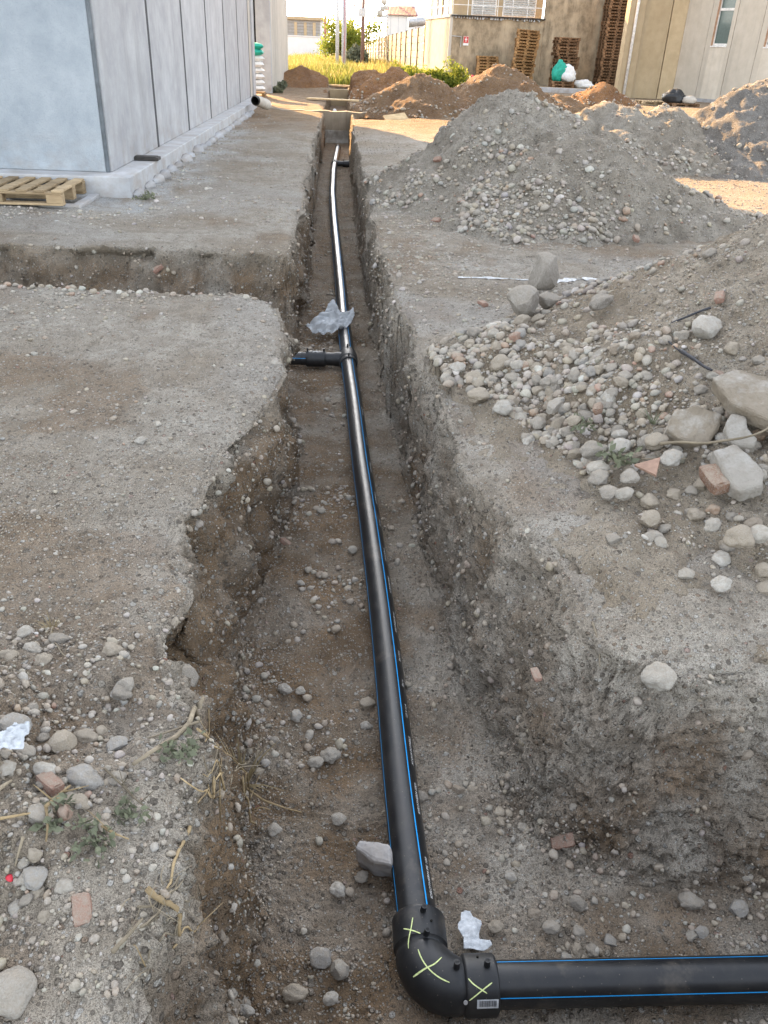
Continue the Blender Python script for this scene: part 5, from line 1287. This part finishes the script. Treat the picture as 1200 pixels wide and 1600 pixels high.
# ------------------------------------------------------------------ papers and plastic
def paper(name, outline, c, yaw, label, cat, mat, seed, amp=.02, n=22, normal=(0, 0, 1), lift=.015, tone=False):
    O = np.array(outline, float); u = np.linspace(O[:, 0].min(), O[:, 0].max(), n); v = np.linspace(O[:, 1].min(), O[:, 1].max(), n); U, V_ = np.meshgrid(u, v)
    sd_ = poly_sd(U.ravel(), V_.ravel(), outline); P = np.stack([U.ravel(), V_.ravel(), 0 * U.ravel()], 1)
    sp = max(u[1] - u[0], v[1] - v[0]); ctr = O.mean(0); out = sd_ > 0
    # pull outside ring points on to the outline
    dirn = ctr - P[:, :2]; dl = np.linalg.norm(dirn, axis=1, keepdims=True) + 1e-9; P[:, :2] += np.where(out[:, None], dirn / dl * np.minimum(sd_, sp)[:, None], 0)
    f = grid_faces(n, n); f = f[(sd_[f] < sp * .75).all(1)]
    k = 1 / (O.max() - O.min()); A_ = P * np.array([1, 2.2, 1]) + .25 / k * np.stack([vn(P, 3 * k, 8), vn(P, 3 * k, 9), 0 * U.ravel()], 1) * .3; P[:, 2] = amp * (1.3 * np.abs(fbm(A_, 4 * k, 3, seed)) + .8 * fbm(P, 2.2 * k, 2, seed + 4)) + lift
    Rm = frame_of(np.array(normal, float), yaw); W = P @ Rm.T + np.array(c); used = np.unique(f); rem = np.full(len(W), -1); rem[used] = np.arange(len(used))
    o = mesh_np(name, W[used], rem[f], mat, True, None, tuple(c)); s_ = o.modifiers.new('s', 'SOLIDIFY'); s_.thickness = .0015
    a = o.data.attributes.new('tone', 'FLOAT', 'POINT'); a.data.foreach_set('value', np.clip(.5 + .5 * fbm(W[used], 30, 2, 5), 0, 1).astype(np.float32))
    return tag(o, label, cat)
p = atz(736, 1465, FLOOR + .02)
paper('paper_scrap', [(-.022, .075), (-.008, .082), (.006, .078), (.012, .062), (.034, .045), (.036, .03), (.022, .0), (.024, -.02), (.052, -.018), (.058, -.038), (.03, -.05), (-.03, -.045), (-.026, -.01), (-.04, .018), (-.038, .035), (-.028, .045)], p, 0, 'torn white paper scrap behind the elbow', 'paper', M['paper'], 3, .007, 30)
p = hit(22, 1188); k = depth_of(p) / F
paper('tissue', [(-34 * k, -28 * k), (-30 * k, 10 * k), (-12 * k, 14 * k), (2 * k, 32 * k), (14 * k, 28 * k), (26 * k, 32 * k), (30 * k, 14 * k), (24 * k, 6 * k), (28 * k, -12 * k), (8 * k, -14 * k), (-4 * k, -10 * k), (-16 * k, -34 * k)], p + np.array([0, 0, .05]), 0, 'crumpled white tissue lying on stones at the left edge', 'tissue', M['paper'], 8, .010, 26, (0, -.35, .9), .02)
def plastic_bag():
    q = atz(516, 510, FLOOR + .14); k = depth_of(q) / F; c = q + np.array([0, 0, .0])
    out = [(-38, 2), (-25, 10), (-8, 17), (-4, 26), (5, 30), (16, 18), (26, 20), (36, 26), (38, 14), (30, 2), (16, -8), (6, -14), (-10, -14), (-26, -8)]
    out = [(a * k, b * k * 1.5) for a, b in out]
    o = paper('plastic_bag', out, c, 0, 'crumpled translucent plastic sheet draped over the pipe before the tee', 'plastic sheet', M['sheet'], 13, .05, 60, (0, -.55, .85), .0)
plastic_bag()

# ------------------------------------------------------------------ sticks, roots, wires
_g = SURF['ground'][0]; _g = _g[(_g[:, 1] > .8) & (_g[:, 1] < 3.2) & (_g[:, 0] < .1) & (_g[:, 0] > -2)]
def above_ground(Q, r):
    for i in range(len(Q)):
        d = (_g[:, 0] - Q[i, 0]) ** 2 + (_g[:, 1] - Q[i, 1]) ** 2; z = _g[d < (r + .012) ** 2, 2]
        if len(z): Q[i, 2] = max(Q[i, 2], np.percentile(z, 85) + r * .5)
    return Q
def strand(name, pxs, wpx, mat, label, cat, lift=.006, dz=None, twig=0, group=None):
    P = [hit(a, b) for a, b in pxs]; d0 = depth_of(P[0]); r = wpx * d0 / F / 2; P = np.array(P)
    if dz is not None: P[:, 2] += np.array(dz)
    P[:, 2] += r * .6 + lift
    n = max(10, 4 * len(P)); Q = resample(P, n); Q = Q + .006 * np.stack([vn(Q, 9, 5), vn(Q, 9, 6), vn(Q, 9, 7)], 1) * min(1, r / .004)
    if pxs[0][0] < 500 and Q[0][1] < 3: Q = above_ground(Q, r)
    m = MB().tube(list(Q), list(r * np.linspace(1, .55, n) * (1 + .12 * np.sin(np.arange(n) * 2.1))), 7)
    for _ in range(twig):
        i = random.randrange(2, n - 2); d = np.array([random.uniform(-1, 1), random.uniform(-1, 1), random.uniform(.1, .7)]) * random.uniform(.03, .09)
        m.tube([Q[i], Q[i] + d * .6, Q[i] + d], [r * .5, r * .35, r * .15], 5)
    o = m.build(name, M[mat], loc=tuple(Q[0]), smooth=True); return tag(o, label, cat, group)
strand('stick', [(334, 1137), (296, 1155), (255, 1178), (212, 1210)], 9, 'stick', 'straight greenish stick lying on the left trench rim', 'stick', .03)
strand('stick', [(310, 1132), (270, 1148), (232, 1160)], 4, 'stick', 'thin dry stick just above the greenish one', 'stick', .012)
strand('root', [(238, 1415), (258, 1440), (278, 1480), (292, 1520), (297, 1558)], 10, 'root', 'thick yellowish root bending down the left bank', 'root', .055, [0, .02, .03, .03, .0])
strand('root', [(303, 1330), (301, 1360), (288, 1405), (270, 1445)], 6, 'root', 'upright curved root above the thick yellowish root', 'root', .055, [.03, .05, .03, 0])
strand('root', [(182, 1512), (205, 1488), (230, 1460)], 8, 'stick', 'short grey stick pointing into the left bank', 'stick', .055)
strand('root', [(222, 1442), (262, 1450), (303, 1447)], 4, 'stick', 'upper of two parallel thin sticks poking from the bank', 'stick', .055, [0, .02, .04])
strand('root', [(226, 1472), (262, 1464), (303, 1460)], 4, 'stick', 'lower of two parallel thin sticks poking from the bank', 'stick', .055, [0, .02, .04])
strand('root', [(225, 1527), (258, 1526), (292, 1524)], 4, 'stick', 'short stick lowest on the left bank', 'stick', .055, [0, .01, .03])
strand('root', [(386, 1250), (410, 1260), (440, 1264), (472, 1270)], 4, 'root', 'pale rootlet stretching onto the trench floor', 'root', .006, [.05, .03, .01, 0])
strand('root', [(381, 1258), (384, 1285), (390, 1302), (400, 1306)], 5, 'root', 'pale hooked root at the foot of the left bank', 'root', .055)
strand('root', [(310, 1165), (340, 1190), (368, 1205), (392, 1228)], 4, 'root', 'dry stem running down from the rim to the grass tuft', 'root', .055, twig=4)
strand('stick', [(0, 1292), (30, 1284), (58, 1279)], 5, 'root', 'yellow dry stalk at the left edge below the tissue', 'stick', .02)
strand('stick', [(72, 1276), (95, 1258), (112, 1243)], 6, 'root', 'dry stalk leaning towards the upright cream stone', 'stick', .03, twig=3)
strand('stick', [(73, 1275), (76, 1305), (74, 1330)], 5, 'root', 'upright dry stalk in the left rubble', 'stick', .03)
strand('stick', [(38, 1322), (34, 1345), (30, 1370)], 5, 'stick', 'lower upright stalk in the left rubble', 'stick', .03)
strand('stick', [(0, 1250), (12, 1240), (24, 1232)], 8, 'stick', 'grey stub of wood at the left edge', 'stick', .02)
strand('stick', [(165, 1212), (190, 1235), (215, 1262), (240, 1278)], 4, 'stick', 'leafy dry stem below the straight greenish stick', 'stick', .02, twig=6)
strand('stick', [(160, 1300), (180, 1312), (205, 1322)], 4, 'root', 'pale bent twig in the lower left soil', 'stick', .02, twig=3)
strand('stick', [(85, 985), (80, 1000), (92, 1018), (106, 1032)], 3, 'stick', 'thin dry straw by the pale stones on the left', 'stick', .01)
rr_ = random.Random(4)
for k in range(26):
    near_root = k < 12; cx, cy = ((250, 1475) if near_root else (365, 1215)); a = rr_.uniform(0, 6.28); L = rr_.uniform(25, 80)
    x0, y0 = cx + rr_.uniform(-45, 40), cy + rr_.uniform(-70, 80); b_ = a + rr_.uniform(-.8, .8)
    strand('rootlet', [(x0, y0), (x0 + L * .5 * math.cos(a), y0 + L * .5 * math.sin(a)), (x0 + L * .5 * (math.cos(a) + math.cos(b_)), y0 + L * .5 * (math.sin(a) + math.sin(b_)))], rr_.uniform(1.8, 3.8), rr_.choice(['root', 'stick']),
           'thin dry rootlet on the left bank beside the thick yellowish root' if near_root else 'thin dry rootlet around the grass tuft on the left rim', 'root', .045, [rr_.uniform(0, .02), rr_.uniform(.01, .05), rr_.uniform(0, .03)], rr_.randint(0, 2), 'rootlets by the thick root' if near_root else 'rootlets round the grass tuft')
strand('wire', [(1110, 487), (1070, 502), (1034, 520), (1036, 536), (1060, 556)], 4, 'wire', 'thin bent wire on the rubble beside the white lump', 'wire', .02)
strand('wire', [(1062, 556), (1085, 572), (1111, 586)], 7, 'wire', 'thicker black cable end above the long slab', 'cable', .02)
strand('stick', [(1030, 706), (1060, 703), (1100, 711), (1170, 706), (1200, 688)], 5, 'stick', 'long bent grey stick lying across the lower slab', 'stick', .03, [0, .01, .01, .04, .03])
strand('stick', [(1002, 724), (1035, 724), (1072, 724)], 2.5, 'stick', 'thin straw touching the terracotta shard', 'stick', .02)
strand('stick', [(925, 975), (935, 1010), (936, 1045)], 3, 'stick', 'thin straw on the ground above the right bank', 'stick', .006)
crumple('berry', 'tiny red ball in the left rubble', 'ball', tuple(hit(16, 1376)), (.009, .009, .009), M['red'], 31, .03)

# ------------------------------------------------------------------ plants
def leaf_cloud(centers, n_each, size, spread, seed):
    r = np.random.default_rng(seed); V = []; Fs = []; T = []
    for c in centers:
        for _ in range(n_each):
            d = r.normal(size=3) * np.array(spread); p = np.array(c) + d; a = r.normal(size=3); a /= np.linalg.norm(a); b = np.cross(a, r.normal(size=3)); b /= np.linalg.norm(b); s_ = size * r.uniform(.6, 1.4); k = len(V)
            V += [p, p + a * s_ * .5 + b * s_ * .28, p + a * s_, p + a * s_ * .5 - b * s_ * .28]; Fs.append((k, k + 1, k + 2, k + 3)); tt = r.random(); T += [tt] * 4
    return np.array(V), Fs, np.array(T)
def leaf_mesh(name, V, Fs, T, mat, parent=None, loc=(0, 0, 0)):
    o = mesh_np(name, V, Fs, mat, False, parent, loc); a = o.data.attributes.new('tone', 'FLOAT', 'POINT'); a.data.foreach_set('value', T.astype(np.float32)); return o
def weed(px, py, spx, label, blades=False, seed=1, mat='weed'):
    p = hit(px, py); k = depth_of(p) / F; s_ = spx * k; t = thing('weed', label, 'plant', tuple(p)); r = np.random.default_rng(seed)
    if blades:
        V = []; Fs = []; T = []
        for _ in range(26):
            a = r.uniform(0, 6.28); L = s_ * r.uniform(.5, 1.1); d = np.array([math.cos(a), math.sin(a), 0]); q = p + d * s_ * .1 * r.random(); w_ = np.array([-d[1], d[0], 0]) * s_ * .025; b = len(V); bend = r.uniform(.3, .9)
            for f_ in (0, .5, 1): c = q + d * L * f_ * bend + np.array([0, 0, L * (f_ - .45 * f_ * f_) * (1.1 - bend * .5)]); V += [c - w_ * (1 - f_ * .9), c + w_ * (1 - f_ * .9)]
            Fs += [(b, b + 1, b + 3, b + 2), (b + 2, b + 3, b + 5, b + 4)]; T += [r.random()] * 6
        leaf_mesh('blades', np.array(V), Fs, np.array(T), M[mat], t)
    else:
        cs = [p + np.array([r.uniform(-.4, .4) * s_, r.uniform(-.4, .4) * s_, r.uniform(.1, .35) * s_]) for _ in range(7)]
        m = MB()
        for c in cs: m.tube([p, (p + c) / 2 + np.array([0, 0, .05 * s_]), c], [s_ * .02, s_ * .015, s_ * .008], 5)
        m.build('stems', M['weed'] if mat == 'weed' else M['stick'], t); V, Fs, T = leaf_cloud(cs, 9, s_ * .24, (s_ * .13, s_ * .13, s_ * .08), seed); leaf_mesh('leaves', V, Fs, T, M[mat], t)
weed(962, 722, 56, 'green leafy weed between the cobbles at the rubble foot', False, 3)
weed(1020, 662, 46, 'grassy weed tuft left of the blunt concrete block', True, 4)
weed(905, 668, 36, 'small weed sprig left of the grey cobbles', False, 5)
weed(150, 1318, 62, 'dusty green weed in the lower left soil', False, 6)
weed(92, 1290, 70, 'dusty weed among dry stalks on the left', False, 7)
weed(205, 1268, 52, 'dusty leafy weed below the straight stick', False, 12)
weed(280, 1178, 56, 'grey-green weed under the upper end of the straight stick', False, 13)
weed(82, 985, 44, 'dry tuft by the pale stones on the left', True, 8, 'straw')
weed(378, 1225, 95, 'dry grass tuft hanging over the left trench rim', True, 9, 'straw')
weed(226, 314, 30, 'small green weed at the plinth corner of the near hall', False, 10)

def grass_field():
    r = np.random.default_rng(5); n = 26000; u = r.random(n)
    y = 44 + 80 * u ** 1.5; x = -6 + r.random(n) * (13.5 + (y - 44) * .05)
    P0 = np.stack([x, y, 0 * x], 1); dens = vn(P0, .45, 3) + .6 * sstep(44, 52, y); keep = (dens > -.35 + .5 * sstep(50, 45, y)) & ~((np.abs(x) < .6) & (y < 45)) & (y > 45.2 - .0 * x) & ~((x < -2.4) & (y < 47)) & ~((x > 5.2) & (y > 51)) & (x < 5.6 + .0 * y)
    x, y = x[keep], y[keep]; n = len(x); P0 = P0[keep]
    L = (.55 + .45 * r.random(n)) * (.75 + .45 * np.clip(vn(P0, .3, 8) + .3, 0, 1.2)) * (.65 + .35 * sstep(45, 54, y)); a = r.random(n) * 6.28; w_ = .018 + .022 * r.random(n); bend = .15 + .45 * r.random(n)
    d = np.stack([np.cos(a), np.sin(a), 0 * a], 1); s_ = np.stack([-d[:, 1], d[:, 0], 0 * a], 1); base = np.stack([x, y, 0 * x - .02], 1); V = []
    for f_, wf in ((0, 1), (.4, .9), (.75, .55)):
        c = base + d * (L * bend * f_ * f_)[:, None] + np.array([0, 0, 1.0]) * (L * f_)[:, None]; V += [c - s_ * (w_ * wf)[:, None], c + s_ * (w_ * wf)[:, None]]
    V.append(base + d * (L * bend)[:, None] + np.array([0, 0, 1.0]) * (L * .97)[:, None]); V = np.stack(V, 1).reshape(-1, 3); b = (np.arange(n) * 7)[:, None]
    Fs = np.concatenate([b + np.array([[0, 1, 3]]), b + np.array([[0, 3, 2]]), b + np.array([[2, 3, 5]]), b + np.array([[2, 5, 4]]), b + np.array([[4, 5, 6]])])
    T = np.repeat(np.clip(.35 + .45 * vn(P0, .5, 21) + .3 * (r.random(n) - .5), 0, 1), 7)
    o = mesh_np('grass', V, Fs, M['grass'], False); at_ = o.data.attributes.new('tone', 'FLOAT', 'POINT'); at_.data.foreach_set('value', T.astype(np.float32)); tag(o, 'tall dry yellow-green grass in the field at the back', None, None, 'stuff')
grass_field()
def bush(name, c, R, zc, n, label, cat, seed, mat='leaf', leaf=.22):
    r = np.random.default_rng(seed); t = thing(name, label, cat, tuple(c)); m = MB(); tips = []
    c = np.array(c, float)
    m.tube([c, c + np.array([.05, 0, zc * .5]), c + np.array([0, .05, zc])], [R * .09, R * .07, R * .05], 8)
    for k in range(14):
        a = r.uniform(0, 6.28); e = r.uniform(-.2, 1.2); L = R * r.uniform(.5, 1.0); st = c + np.array([0, 0, zc * r.uniform(.4, 1)]); tip = c + np.array([math.cos(a) * math.cos(e) * L, math.sin(a) * math.cos(e) * L, zc + math.sin(e) * L * .95])
        m.tube([st, (st + tip) / 2 + r.normal(size=3) * .08 * R, tip], [R * .04, R * .025, R * .01], 5); tips += [tip, (st * .4 + tip * .6), tip + r.normal(size=3) * R * .15]
    m.build('trunk', M['bark'], t); V, Fs, T = leaf_cloud(tips, n, leaf, (R * .17, R * .17, R * .14), seed); leaf_mesh('crown', V, Fs, T, M[mat], t)
q = at(535, 50, 84); bush('bush_tree', (q[0] + .1, 84, 0), 1.9, 1.7, 90, 'bushy green tree behind the two pale poles', 'tree', 3)
q = at(553, 45, 88); bush('bush_tree', (q[0], 88, 0), 2.3, 2.3, 90, 'taller yellow-green tree between the pale poles and brown pole', 'tree', 4)
q = at(560, 70, 80); bush('dark_shrub', (q[0], 80, 0), 1.0, .8, 70, 'dark shrub at the foot of the brown pole', 'shrub', 5, 'weed')
for k, (px_, Y, R, lab) in enumerate([(655, 47, .75, 'yellow-green weed clump left of the old wall corner'), (682, 46, .6, 'low weed clump in front of the old wall corner'), (710, 46, .75, 'bright weed clump at the foot of the old wall'), (628, 50, .6, 'weed clump in the grass behind the brown heaps')]):
    q = at(px_, 110, Y); bush('weed_clump', (q[0], Y, 0), R, R * .5, 60, lab, 'shrub', 20 + k, 'leaf', .12)
c = at(402, 148, 34); 
for k in range(3): 
    q = at(425 + 9 * k, 143 - 4 * k, 35 + 3.4 * k); bush('weed_clump', (-2.45 - .05 * k, 35.2 + 3.0 * k, 0), .16, .06, 20, ['weed at the near foot of the ribbed wall', 'weed halfway along the foot of the ribbed wall', 'weed at the far foot of the ribbed wall'][k], 'shrub', 40 + k, 'weed', .10)
